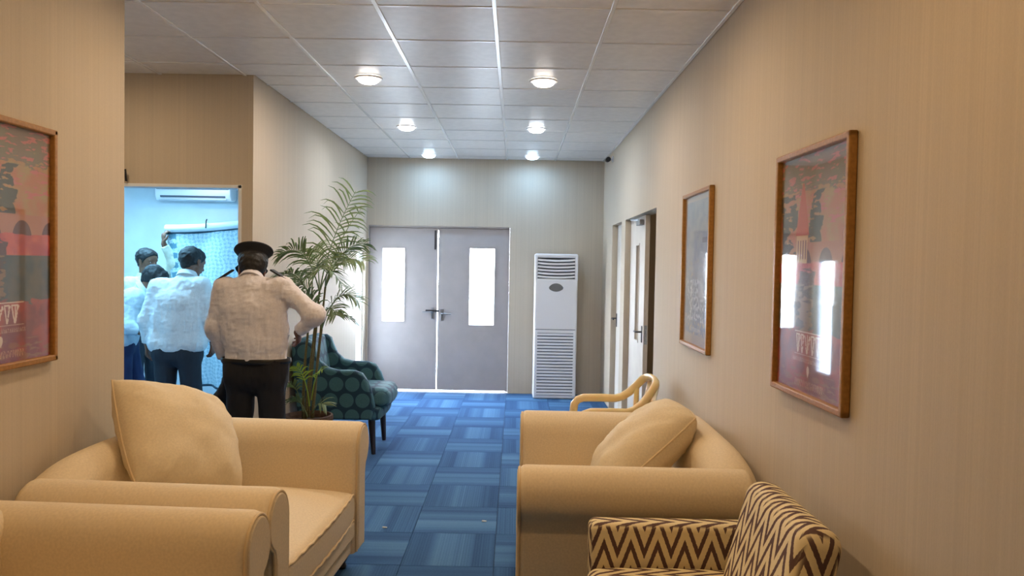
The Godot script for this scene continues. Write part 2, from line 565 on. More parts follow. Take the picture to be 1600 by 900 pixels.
func make_posters() -> void:
	var w := 360
	var h := 520
	var im := Image.create(w, h, false, Image.FORMAT_RGB8)
	var f := FastNoiseLite.new()
	f.seed = 77
	f.frequency = 0.012
	f.fractal_octaves = 5
	var g := FastNoiseLite.new()
	g.seed = 78
	g.frequency = 0.03
	for y in h:
		for x in w:
			var u := float(x) / w
			var v := float(y) / h
			var n := f.get_noise_2d(x, y)
			var n2 := g.get_noise_2d(x * 0.5, y * 2.2)
			var c := srgb(186, 116, 74).lerp(srgb(172, 142, 82), clampf(0.5 + 1.4 * n, 0, 1))       # ochre sky in brush strokes
			if v < 0.16 + 0.1 * n2:
				c = c.lerp(srgb(96, 100, 82), 0.65)
			if n2 > 0.22 and v < 0.3:
				c = srgb(196, 110, 96)
			# dark foliage either side of the tower
			if v > 0.16 and v < 0.42 and (absf(u - 0.14) < 0.11 + 0.1 * n or absf(u - 0.56) < 0.08 + 0.12 * n) and n2 + n > -0.15:
				c = srgb(70, 72, 54)
			# spire and tower
			var half := 0.0
			if v > 0.12 and v < 0.34: half = 0.012 + (v - 0.12) * 0.42
			if v >= 0.34 and v < 0.46: half = 0.085
			if absf(u - 0.36) < half:
				c = srgb(190, 82, 48) if v < 0.34 else srgb(206, 168, 110)
				if v > 0.36 and v < 0.44 and fposmod(u * 26.0, 1.0) > 0.6: c = srgb(120, 70, 50)
			# low arched building
			if v > 0.37 and v < 0.47 and u > 0.44:
				c = srgb(178, 118, 84)
				var au := (fposmod(u * 3.4 + 0.1, 1.0) - 0.5) / 0.32
				var av := (0.47 - v) / 0.075
				if au * au + av * av < 1.0: c = srgb(92, 48, 40)
			# rose band, dark green-grey field, red ground
			if v >= 0.455 + 0.01 * n and v < 0.545:
				c = srgb(206, 88, 66).lerp(srgb(180, 62, 60), clampf(0.5 + n * 2.0, 0, 1))
				if absf(u - 0.46) < 0.12 + 0.06 * n and v > 0.475 + 0.05 * absf(n2) : c = srgb(84, 48, 44)
			if v >= 0.545 and v < 0.76:
				c = srgb(58, 72, 70).lerp(srgb(88, 84, 66), clampf(0.5 + n * 2.0, 0, 1))
				var fu := absf(u - 0.36 + 0.14 * (v - 0.6))
				if fu < 0.17 + 0.1 * n2: c = srgb(134, 106, 74) if n + n2 > -0.1 else srgb(74, 56, 44)
			if v >= 0.74 + 0.03 * n2:
				c = srgb(128, 44, 32).lerp(srgb(166, 62, 40), clampf(0.5 + n * 2.2, 0, 1))
			if v > 0.9 and n2 > 0.1: c = srgb(150, 88, 50)
			im.set_pixel(x, y, c)
	# emblem row and small lines of script
	glyphs(im, 112, 392, 140, 40, 5, srgb(226, 206, 184))
	im.fill_rect(Rect2i(104, 386, 156, 3), srgb(214, 190, 166))
	im.fill_rect(Rect2i(104, 436, 156, 2), srgb(196, 160, 132))
	glyphs(im, 96, 444, 170, 9, 8, srgb(204, 168, 138))
	for yy in 26:
		var hw := int(7.0 * sin(PI * pow(yy / 26.0, 0.7)))
		im.fill_rect(Rect2i(180 - hw, 458 + yy, hw * 2 + 1, 1), srgb(230, 206, 186))
	glyphs(im, 110, 492, 150, 15, 12, srgb(206, 160, 112))
	M.poster_a = mat(Color.WHITE, 0.6)
	M.poster_a.albedo_texture = ImageTexture.create_from_image(im)
	var im2 := Image.create(w, h, false, Image.FORMAT_RGB8)
	for y in h:
		for x in w:
			var u := float(x) / w
			var v := float(y) / h
			var n := f.get_noise_2d(x * 1.3 + 900, y * 1.3)
			var n2 := g.get_noise_2d(x * 1.6 + 300, y * 1.6)
			var c := srgb(118, 128, 146).lerp(srgb(146, 146, 150), clampf(0.5 + 1.5 * n, 0, 1))
			if u < 0.05 or u > 0.95 or v < 0.04 or v > 0.93: c = srgb(178, 160, 138)
			elif v > 0.56 and v < 0.84 and absf(u - 0.5) < 0.3 + 0.2 * n and n2 > 0.08: c = srgb(206, 208, 212)
			elif v > 0.8 and n2 > 0.2: c = srgb(196, 168, 130)
			elif v > 0.42 and v < 0.6 and n2 > 0.28: c = srgb(176, 152, 122)
			im2.set_pixel(x, y, c)
	im2.fill_rect(Rect2i(250, 150, 84, 18), srgb(92, 90, 100))
	glyphs(im2, 110, 460, 140, 14, 23, srgb(214, 206, 196))
	M.poster_b = mat(Color.WHITE, 0.6)
	M.poster_b.albedo_texture = ImageTexture.create_from_image(im2)

# ------------------------------------------------------------------ the place
const WR := 1.085     # right wall face
const WL := -1.92     # near left wall face
const WF := -1.87     # far left wall face
const ZB := -9.6      # end wall face
const ZA := -5.45     # alcove wall face
const ZC := -3.76     # end of near left wall
const HC := 2.92      # ceiling

func B(lo: Vector3, hi: Vector3) -> MB:
	return MB.new().box(lo, hi)

func _ready() -> void:
	setup()
	make_materials()
	shell()
	ceiling_and_floor()
	doors()
	seating()
	appliances()
	pictures()
	palm()
	people()
	small_things()

func setup() -> void:
	var cam := Camera3D.new()
	cam.name = "camera"
	cam.fov = rad_to_deg(2.0 * atan(450.0 / 1200.0))
	cam.position = Vector3(0, 1.62, 0)
	cam.rotation_degrees = Vector3(-1.77, 0.24, 1.0)
	cam.near = 0.05
	cam.far = 200.0
	add_child(cam)
	cam.current = true
	var e := Environment.new()
	e.background_mode = Environment.BG_SKY
	var s := ProceduralSkyMaterial.new()
	s.sky_top_color = srgb(206, 226, 250)
	s.sky_horizon_color = srgb(240, 246, 255)
	s.ground_bottom_color = srgb(190, 190, 186)
	s.ground_horizon_color = srgb(222, 236, 250)
	s.energy_multiplier = 65.0
	var sky := Sky.new()
	sky.sky_material = s
	e.sky = sky
	e.tonemap_mode = Environment.TONE_MAPPER_LINEAR
	e.tonemap_exposure = 1.07
	e.sdfgi_enabled = true
	e.ssao_enabled = true
	e.ssil_enabled = true
	var we := WorldEnvironment.new()
	we.name = "world_environment"
	we.environment = e
	add_child(we)

func shell() -> void:
	var g := struct("ground", B(Vector3(-14, -0.2, -40), Vector3(12, -0.04, ZB - 0.12)), M.concrete, "pale concrete yard outside the end doors", "ground")
	g.set_meta("kind", "structure")
	# right wall with two door openings
	var w := MB.new()
	var t := 0.12
	var x0 := WR
	var x1 := WR + t
	w.box(Vector3(x0, 0, -5.95), Vector3(x1, 3.03, 2.6))
	w.box(Vector3(x0, 2.105, -7.68), Vector3(x1, 3.03, -5.95))
	w.box(Vector3(x0, 0, -7.9), Vector3(x1, 3.03, -7.68))
	w.box(Vector3(x0, 2.105, -8.7), Vector3(x1, 3.03, -7.9))
	w.box(Vector3(x0, 0, ZB - t), Vector3(x1, 3.03, -8.7))
	struct("wall_right", w, M.wall, "long beige right-hand wall with fine upright stripes", "wall")
	# near left wall, returning behind the alcove
	w = MB.new()
	w.box(Vector3(WL - t, 0, ZC), Vector3(WL, 3.03, 2.6))
	w.box(Vector3(-3.52, 0, ZC), Vector3(WL - t, 3.03, ZC + t))
	struct("wall_left", w, M.wall, "beige near left wall carrying the red and ochre poster", "wall")
	w = MB.new().box(Vector3(-3.52, 0, ZA), Vector3(-3.4, 3.03, ZC))
	struct("wall_alcove", w, M.wall, "side wall of the alcove, hidden behind the near left wall", "wall")
	# wall with the opening into the white room
	w = MB.new()
	w.box(Vector3(-5.12, 0, ZA - t), Vector3(-3.0, 3.03, ZA))
	w.box(Vector3(-3.0, 2.145, ZA - t), Vector3(-1.965, 3.03, ZA))
	struct("wall_front", w, M.wall, "tan wall above and beside the opening to the white room", "wall")
	# far left wall with the slit window near the corner
	w = MB.new()
	w.box(Vector3(-1.965, 0, -9.02), Vector3(WF, 3.03, ZA))
	w.box(Vector3(-1.965, 0, -9.46), Vector3(WF, 0.34, -9.02))
	w.box(Vector3(-1.965, 1.74, -9.46), Vector3(WF, 3.03, -9.02))
	w.box(Vector3(-1.965, 0, ZB - t), Vector3(WF, 3.03, -9.46))
	struct("wall_far", w, M.wall, "beige far left wall behind the palm and the teal armchair", "wall")
	# end wall with the double door opening
	w = MB.new()
	w.box(Vector3(WF, 0, ZB - t), Vector3(-1.845, 3.03, ZB))
	w.box(Vector3(-1.845, 2.08, ZB - t), Vector3(-0.075, 3.03, ZB))
	w.box(Vector3(-0.075, 0, ZB - t), Vector3(WR, 3.03, ZB))
	struct("wall_back", w, M.wall, "end wall round the double doors", "wall")
	w = MB.new().box(Vector3(-2.04, 0, 2.6), Vector3(1.205, 3.03, 2.72))
	struct("wall_behind", w, M.wall, "wall behind the viewer", "wall")
	# white room behind the opening
	w = MB.new().box(Vector3(-5.12, 0, -9.02), Vector3(-1.965, 2.62, -8.9))
	struct("wall_room_back", w, M.white_wall, "white rear wall of the room with the split air conditioner", "wall")
	w = MB.new().box(Vector3(-5.12, 0, -8.9), Vector3(-5.0, 2.62, ZA - t))
	struct("wall_room_left", w, M.white_wall, "white left wall of the room beyond the opening", "wall")
	w = MB.new().box(Vector3(-1.977, 0, -8.9), Vector3(-1.965, 2.5, ZA - t))
	struct("wall_room_right", w, M.white_wall, "white right wall of the room beyond the opening", "wall")
	w = MB.new()
	w.box(Vector3(-5.0, 0, ZA - t - 0.012), Vector3(-3.0, 2.5, ZA - t))
	w.box(Vector3(-3.0, 2.145, ZA - t - 0.012), Vector3(-1.977, 2.5, ZA - t))
	struct("wall_room_front", w, M.white_wall, "white inner face of the wall with the opening", "wall")
	w = MB.new().box(Vector3(-5.0, 2.5, -8.9), Vector3(-1.965, 2.62, ZA - t))
	struct("ceiling", w, M.white_wall, "white ceiling of the room beyond the opening", "ceiling")
	# small dim room on the right, behind the open door leaf
	w = MB.new()
	w.box(Vector3(3.2, 0, ZB - t), Vector3(3.32, 3.03, -5.2))
	w.box(Vector3(x1, 0, -5.2), Vector3(3.32, 3.03, -5.08))
	w.box(Vector3(x1, 0, ZB - t), Vector3(3.2, 3.03, ZB))
	w.box(Vector3(x1, 2.92, ZB - t), Vector3(3.32, 3.03, -5.08))
	struct("wall_side_room", w, M.wall, "walls of the dim room behind the right-hand doors", "wall")
	# white lining of the opening
	w = MB.new()
	w.box(Vector3(-1.972, 0, ZA - t - 0.015), Vector3(-1.95, 2.145, ZA + 0.004))
	w.box(Vector3(-3.0, 2.125, ZA - t - 0.015), Vector3(-1.95, 2.147, ZA + 0.004))
	w.box(Vector3(-3.01, 0, ZA - t - 0.015), Vector3(-2.98, 2.147, ZA + 0.004))
	struct("trim_1", w, M.white_wall, "thin white lining round the opening to the white room", "trim")

func ceiling_and_floor() -> void:
	var c := MB.new()
	c.box(Vector3(-3.52, HC + 0.012, ZB - 0.12), Vector3(1.205, 3.05, 2.72))
	var slab := struct("ceiling", c, M.slab, "suspended ceiling of satin off-white tiles in a white grid", "ceiling")
	var xs := [WL - 0.0]
	var x := -0.13 - 0.6 * 6
	var gx := []
	while x < WR:
		if x > -3.5: gx.append(x)
		x += 0.6
	var gz := []
	var z := -5.73 + 0.6 * 9
	while z > ZB:
		gz.append(z)
		z -= 0.6
	xs = [-3.4] + gx + [WR]
	var zs := gz + [ZB]
	var cache := {}
	for i in xs.size() - 1:
		for j in zs.size() - 1:
			var a: float = xs[i]
			var b: float = xs[i + 1]
			var z1: float = zs[j]
			var z0: float = zs[j + 1]
			var pieces := [[a, b, z0, z1]]
			if b <= WL - 0.001:                       # over the alcove only
				pieces = [[a, b, maxf(z0, ZA), minf(z1, ZC)]]
			elif a < WL:                              # the column that crosses from hall to alcove
				pieces = [[a, b, maxf(z0, ZA), minf(z1, ZC)]]
				if z0 < ZA: pieces.append([WF, b, z0, minf(z1, ZA)])
				if z1 > ZC: pieces.append([WL, b, maxf(z0, ZC), z1])
			for q in pieces:
				if q[3] - q[2] < 0.03 or q[1] - q[0] < 0.03: continue
				var key := "%.2f %.2f" % [q[1] - q[0], q[3] - q[2]]
				if not cache.has(key):
					cache[key] = MB.new().rbox(Vector3(q[1] - q[0] - 0.016, 0.014, q[3] - q[2] - 0.016), 0.004, 1).mesh()
				put("ceiling_tile", cache[key], M.tile_board, slab, Vector3((q[0] + q[1]) / 2, HC + 0.006, (q[2] + q[3]) / 2))
	for a in gx:
		var zl := ZB
		var zh := -0.33
		if a < WL:
			zl = ZA; zh = ZC
		part("main_tee", MB.new().rbox(Vector3(0.024, 0.008, zh - zl), 0.003, 1), M.tee, slab, Vector3(a, HC - 0.003, (zl + zh) / 2))
	for a in gz:
		var xl := WF
		if a < ZC and a > ZA: xl = -3.4
		part("cross_tee", MB.new().rbox(Vector3(WR - xl, 0.007, 0.016), 0.003, 1), M.tee, slab, Vector3((xl + WR) / 2, HC - 0.001, a))
	# floor with carpet tiles laid quarter-turned
	var f := MB.new()
	f.box(Vector3(-5.12, -0.12, ZB - 0.12), Vector3(3.32, -0.008, 2.72))
	var fl := struct("floor", f, M.carpet_base, "floor laid with blue striped carpet tiles", "floor")
	var tm := BoxMesh.new()
	tm.size = Vector3(0.497, 0.008, 0.497)
	var full := tm
	# top face carries the whole texture
	var q := MB.new()
	q.box(Vector3(-0.2485, -0.004, -0.2485), Vector3(0.2485, 0.004, 0.2485))
	var tile := q.mesh()
	var rng := RandomNumberGenerator.new()
	rng.seed = 4
	var nt := 0
	for iz in range(-9, 12):
		for ix in range(-9, 3):
			var cx := -0.09 + ix * 0.5 + 0.25
			var cz := -5.06 - iz * 0.5 + 0.25
			if cz < ZB - 0.1: continue
			var in_hall := cx > WL - 0.2 and cx < WR + 0.2
			var in_side := cx <= WL - 0.2 and cx > -4.3 and cz < ZC + 0.2 and cz > -8.9
			if not (in_hall or in_side) or cz > -1.0: continue
			var o := put("carpet_tile", tile, M["carpet%d" % (rng.randi() % 4)], fl, Vector3(cx, -0.004, cz))
			var turn := ((ix + iz) & 1) * 90.0
			if rng.randf() < 0.5: turn += 180.0
			o.rotation_degrees.y = turn
			nt += 1
	# recessed downlights
	var zs2 := [-9.22, -7.35, -5.45, -3.6, -1.7]
	var near_names := ["by the double doors", "second from the double doors", "third from the double doors", "at the top edge of the view", "above the near sofas, out of view"]
	for i in zs2.size():
		for s in 2:
			var lc: Color = [Color(0.6, 0.8, 1.0), Color(0.9, 0.95, 1.0), Color(1.0, 0.91, 0.81), Color(1.0, 0.86, 0.67), Color(1.0, 0.81, 0.55)][i]
			downlight("round recessed downlight %s, %s row" % [near_names[i], ["left", "right"][s]], Vector3([-1.06, 0.175][s], HC - 0.004, zs2[i]), lc, [0.62, 1.35, 1.12, 0.92, 0.82][i])
	downlight("round recessed downlight over the alcove, hidden by the near left wall", Vector3(-2.68, HC - 0.004, -4.6), Color(1.0, 0.86, 0.67), 0.55)
	downlight("unseen downlight added to brighten the dim side room", Vector3(2.2, HC - 0.004, -7.0), Color(1.0, 0.86, 0.67), 0.7)  # added lamp, never in view; lifts the darkness seen through the open leaf
	# tube lamps of the white room, out of sight above the opening
	for p in [Vector3(-3.3, 2.46, -6.3), Vector3(-3.9, 2.46, -7.6)]:
		var t := thing("ceiling_lamp", "slim white ceiling lamp in the white room, %s" % ("over the doorway" if p.z > -7 else "towards its rear wall"), "lamp", p, 0, "slim lamps in the white room")
		part("housing", MB.new().rbox(Vector3(1.2, 0.03, 0.16), 0.008, 1), M.ac_white, t, Vector3(0, 0.022, 0))
		var glow := mat(Color.WHITE, 0.5)
		glow.emission_enabled = true
		glow.emission = Color(0.75, 0.9, 1.0)
		glow.emission_energy_multiplier = 3.0
		part("diffuser_lamp", MB.new().rbox(Vector3(1.16, 0.012, 0.13), 0.005, 1), glow, t)
		var l := AreaLight3D.new()
		l.name = "lamp"
		l.area_size = Vector2(1.16, 0.13)
		l.light_color = Color(0.58, 0.84, 1.0)
		l.light_energy = 4.6
		l.shadow_enabled = true
		l.area_range = 20.0
		t.add_child(l)
		l.position = Vector3(0, -0.012, 0)
		l.rotation_degrees.x = -90
	# round lamp just showing under the head of the opening
	var sl := thing("round_lamp", "tiny round lamp glinting under the top of the opening", "lamp", Vector3(-3.44, 2.5, -8.35))
	part("stem", MB.new().lathe([Vector2(0.05, 0.0), Vector2(0.05, -0.012), Vector2(0.012, -0.014), Vector2(0.012, -0.05)], 16), M.ac_white, sl)
	var gl := mat(Color.WHITE, 0.5)
	gl.emission_enabled = true
	gl.emission = Color(0.95, 0.98, 1.0)
	gl.emission_energy_multiplier = 4.0
	part("bulb", MB.new().blob([[Vector3(0, -0.068, 0), Vector3(0, -0.07, 0), 0.03, 0.03]], 0.008, 0.01), gl, sl)
	var ol := OmniLight3D.new()
	ol.name = "lamp"
	ol.light_color = Color(0.9, 0.96, 1.0)
	ol.light_energy = 0.08
	ol.light_size = 0.025
	ol.shadow_enabled = true
	ol.omni_range = 20.0
	ol.omni_attenuation = 2.0
	sl.add_child(ol)
	ol.position = Vector3(0, -0.069, 0)

func downlight(label: String, at: Vector3, lc: Color, energy: float) -> void:
	var t := thing("downlight", label, "downlight", at, 0, "recessed downlights")
	part("trim_ring", MB.new().lathe([Vector2(0.078, 0.0), Vector2(0.095, 0.0), Vector2(0.1, -0.004), Vector2(0.094, -0.011), Vector2(0.08, -0.012), Vector2(0.076, -0.004)], 28), M.ac_white, t)
	var glow := mat(Color.WHITE, 0.5)
	glow.emission_enabled = true
	glow.emission = lc.lerp(Color.WHITE, 0.5)
	glow.emission_energy_multiplier = 16.0
	part("diffuser_lamp", MB.new().lathe([Vector2(0.079, -0.002), Vector2(0.077, -0.014), Vector2(0.068, -0.028), Vector2(0.05, -0.038), Vector2(0.025, -0.043), Vector2(0.0, -0.044)], 24), glow, t)
	var l := AreaLight3D.new()
	l.name = "lamp"
	l.area_size = Vector2(0.14, 0.14)
	l.light_color = lc
	l.light_energy = energy
	l.shadow_enabled = true
	l.area_range = 20.0
	t.add_child(l)
	l.position = Vector3(0, -0.047, 0)
	l.rotation_degrees.x = -90

func leaf_with_window(w: float, h: float, wx0: float, wx1: float, wy0: float, wy1: float, th: float) -> MB:
	# a slab from (0,0) to (w,h) with a rectangular opening
	var m := MB.new()
	m.box(Vector3(0, 0, -th), Vector3(wx0, h, 0))
	m.box(Vector3(wx1, 0, -th), Vector3(w, h, 0))
	m.box(Vector3(wx0, 0, -th), Vector3(wx1, wy0, 0))
	m.box(Vector3(wx0, wy1, -th), Vector3(wx1, h, 0))
	return m

func bead(w0: float, w1: float, h0: float, h1: float, t: float, z0: float, z1: float) -> MB:
	var m := MB.new()
	m.box(Vector3(w0 - t, h0 - t, z0), Vector3(w0, h1 + t, z1))
	m.box(Vector3(w1, h0 - t, z0), Vector3(w1 + t, h1 + t, z1))
	m.box(Vector3(w0, h0 - t, z0), Vector3(w1, h0, z1))
	m.box(Vector3(w0, h1, z0), Vector3(w1, h1 + t, z1))
	return m

func lever(parent: Node, at: Vector3, dir: float, m: Material) -> void:
	var hnd := part("door_handle", MB.new().rbox(Vector3(0.036, 0.15, 0.008), 0.004, 2), m, parent, at)
	part("lever", MB.new().tube([Vector3(0, 0.02, 0.0), Vector3(0, 0.02, 0.045), Vector3(dir * 0.015, 0.02, 0.054), Vector3(dir * 0.12, 0.015, 0.05)], 0.008, 8), m, hnd)

func doors() -> void:
	# double doors at the end
	var zf := ZB - 0.05
	var xl := -1.84
	var xm := -0.977
	var xr := -0.08
	var d := thing("door_1", "grey double doors at the end with a tall narrow window in each leaf", "door", Vector3(0, 0, zf))
	d.set_meta("kind", "structure")
	part("door_frame", MB.new().box(Vector3(xl - 0.005, 0, -0.06), Vector3(xl + 0.002, 2.08, 0.03)).box(Vector3(xr + 0.001, 0, -0.06), Vector3(xr + 0.005, 2.08, 0.03)).box(Vector3(xl, 2.06, -0.07), Vector3(xr, 2.08, 0.03)).box(Vector3(xl, 2.03, -0.07), Vector3(xr, 2.062, -0.0425)).box(Vector3(xl, 0, -0.07), Vector3(xl + 0.03, 2.06, -0.0425)).box(Vector3(xr - 0.03, 0, -0.07), Vector3(xr, 2.06, -0.0425)), M.door, d)
	var lf := part("door_leaf", leaf_with_window(xm - 0.006 - xl - 0.004, 2.036, 0.165, 0.44, 0.86, 1.775, 0.042), M.door, d, Vector3(xl + 0.004, 0.018, 0))
	part("window_bead", bead(0.165, 0.44, 0.86, 1.775, 0.016, -0.004, 0.007), M.door, lf)
	part("window_pane", B(Vector3(0.165, 0.86, -0.024), Vector3(0.44, 1.775, -0.018)), M.glass, lf)
	var rf := part("door_leaf", leaf_with_window(xr - xm - 0.009, 2.036, 0.395, 0.705, 0.83, 1.79, 0.042), M.door, d, Vector3(xm + 0.006, 0.018, 0))
	part("window_bead", bead(0.395, 0.705, 0.83, 1.79, 0.016, -0.004, 0.007), M.door, rf)
	part("window_pane", B(Vector3(0.395, 0.83, -0.024), Vector3(0.705, 1.79, -0.018)), M.glass, rf)
	lever(lf, Vector3(0.80, 0.97, 0.004), -1.0, M.steel)
	lever(rf, Vector3(0.055, 0.95, 0.004), 1.0, M.steel)
	# hasp across the meeting edges and bolt at the head
	part("latch_bar", MB.new().rbox(Vector3(0.17, 0.028, 0.016), 0.005, 2), M.dark_steel, lf, Vector3(0.80, 1.0, 0.03))
	part("flush_bolt", MB.new().rbox(Vector3(0.022, 0.24, 0.016), 0.005, 2).tube([Vector3(0, 0.05, 0.01), Vector3(0, 0.05, 0.035)], 0.006), M.dark_steel, lf, Vector3(0.825, 1.89, 0.009))
	for y in [0.25, 1.05, 1.85]:
		part("hinge", MB.new().tube([Vector3(0, -0.05, 0), Vector3(0, 0.05, 0)], 0.008), M.steel, lf, Vector3(0.0, y, 0.008))
	# slit window in the far left wall
	var win := thing("window_1", "narrow bright upright window beside the end doors", "window", Vector3(WF, 0, 0))
	win.set_meta("kind", "structure")
	part("window_frame", MB.new().box(Vector3(-0.09, 0.34, -9.46), Vector3(-0.02, 1.74, -9.44)).box(Vector3(-0.09, 0.34, -9.04), Vector3(-0.02, 1.74, -9.02)).box(Vector3(-0.09, 0.34, -9.44), Vector3(-0.02, 0.36, -9.04)).box(Vector3(-0.09, 1.72, -9.44), Vector3(-0.02, 1.74, -9.04)), M.white_wall, win)
	part("window_pane", B(Vector3(-0.058, 0.36, -9.44), Vector3(-0.052, 1.72, -9.04)), M.glass, win)
	# right-hand double door: far leaf shut, near leaf swung into the side room
	var rd := thing("door_2", "off-white door with a slim window, near leaf standing open", "door", Vector3(WR, 0, 0))
	rd.set_meta("kind", "structure")
	var fr := MB.new()
	fr.box(Vector3(0.0, 0, -7.68), Vector3(0.12, 2.105, -7.655)).box(Vector3(0.0, 0, -5.975), Vector3(0.12, 2.105, -5.95)).box(Vector3(0.0, 2.08, -7.66), Vector3(0.12, 2.105, -5.97))
	part("door_frame", fr, M.wall, rd)
	var l2 := part("door_leaf", leaf_with_window(0.86, 2.06, 0.4, 0.56, 0.92, 1.8, 0.04), M.door_white, rd, Vector3(0.055, 0.015, -7.65))
	l2.rotation_degrees.y = -90
	part("window_bead", bead(0.4, 0.56, 0.92, 1.8, 0.018, -0.002, 0.006), M.door_white, l2)
	part("window_pane", B(Vector3(0.4, 0.92, -0.022), Vector3(0.56, 1.8, -0.016)), M.glass, l2)
	lever(l2, Vector3(0.79, 1.0, 0.003), -1.0, M.dark_steel)
	part("lock_plate", MB.new().rbox(Vector3(0.004, 0.17, 0.026), 0.0015, 1).rbox(Vector3(0.012, 0.03, 0.014), 0.003, 1, Transform3D(Basis.IDENTITY, Vector3(0.005, 0.03, 0))).rbox(Vector3(0.012, 0.03, 0.014), 0.003, 1, Transform3D(Basis.IDENTITY, Vector3(0.005, -0.04, 0))), M.steel, l2, Vector3(0.862, 1.0, -0.02))
	var l3 := part("door_leaf", leaf_with_window(0.8, 2.06, 0.28, 0.44, 0.92, 1.8, 0.04), M.door_white, rd, Vector3(0.13, 0.015, -6.02))
	l3.rotation_degrees.y = 8
	part("window_pane", B(Vector3(0.28, 0.92, -0.022), Vector3(0.44, 1.8, -0.016)), M.glass, l3)
	part("door_closer", MB.new().rbox(Vector3(0.2, 0.05, 0.04), 0.008, 2).tube([Vector3(-0.06, 0.028, 0), Vector3(-0.2, 0.034, 0.05)], 0.007), M.steel, l2, Vector3(0.7, 2.0, 0.025))
	# second door on the right
	var sd := thing("door_3", "plain off-white door with round lock nearest the tall air conditioner", "door", Vector3(WR, 0, 0))
	sd.set_meta("kind", "structure")
	part("door_frame", MB.new().box(Vector3(0.0, 0, -8.7), Vector3(0.12, 2.105, -8.675)).box(Vector3(0.0, 0, -7.925), Vector3(0.12, 2.105, -7.9)).box(Vector3(0.0, 2.08, -8.68), Vector3(0.12, 2.105, -7.92)), M.wall, sd)
	var l4 := part("door_leaf", B(Vector3(0, 0, -0.04), Vector3(0.742, 2.06, 0)), M.door_white, sd, Vector3(0.06, 0.015, -8.671))
	l4.rotation_degrees.y = -90
	lever(l4, Vector3(0.07, 1.0, 0.003), 1.0, M.dark_steel)
	# closer above the opening to the white room
	var dc := thing("door_closer", "small dark door closer above the opening's left end", "door closer", Vector3(-2.84, 2.19, ZA))
	part("body", MB.new().rbox(Vector3(0.2, 0.055, 0.045), 0.01, 2), M.black, dc, Vector3(-0.05, 0, 0.0225))
	part("arm", MB.new().tube([Vector3(0.0, 0.03, 0.03), Vector3(0.0, 0.05, 0.03), Vector3(0.09, 0.045, 0.05), Vector3(0.08, -0.03, 0.02)], 0.008), M.black, dc)

# ------------------------------------------------------------------ seating
func arc(c: Vector2, r: float, a0: float, a1: float, k: int) -> PackedVector2Array:
	var p := PackedVector2Array()
	for i in k + 1:
		var a := lerpf(a0, a1, float(i) / k)
		p.append(c + Vector2(cos(a), sin(a)) * r)
	return p

func roll_profile(r: float, top: float, out_x: float, bottom: float) -> PackedVector2Array:
	# upright panel whose top rolls outward (+x)
	var p := PackedVector2Array([Vector2(-r, bottom)])
	p.append_array(arc(Vector2(0, top - r), r, PI, -PI * 0.36, 18))
	p.append(Vector2(out_x + 0.012, top - r * 2.05))
	p.append(Vector2(out_x, top - r * 2.4))
	p.append(Vector2(out_x, bottom))
	return p

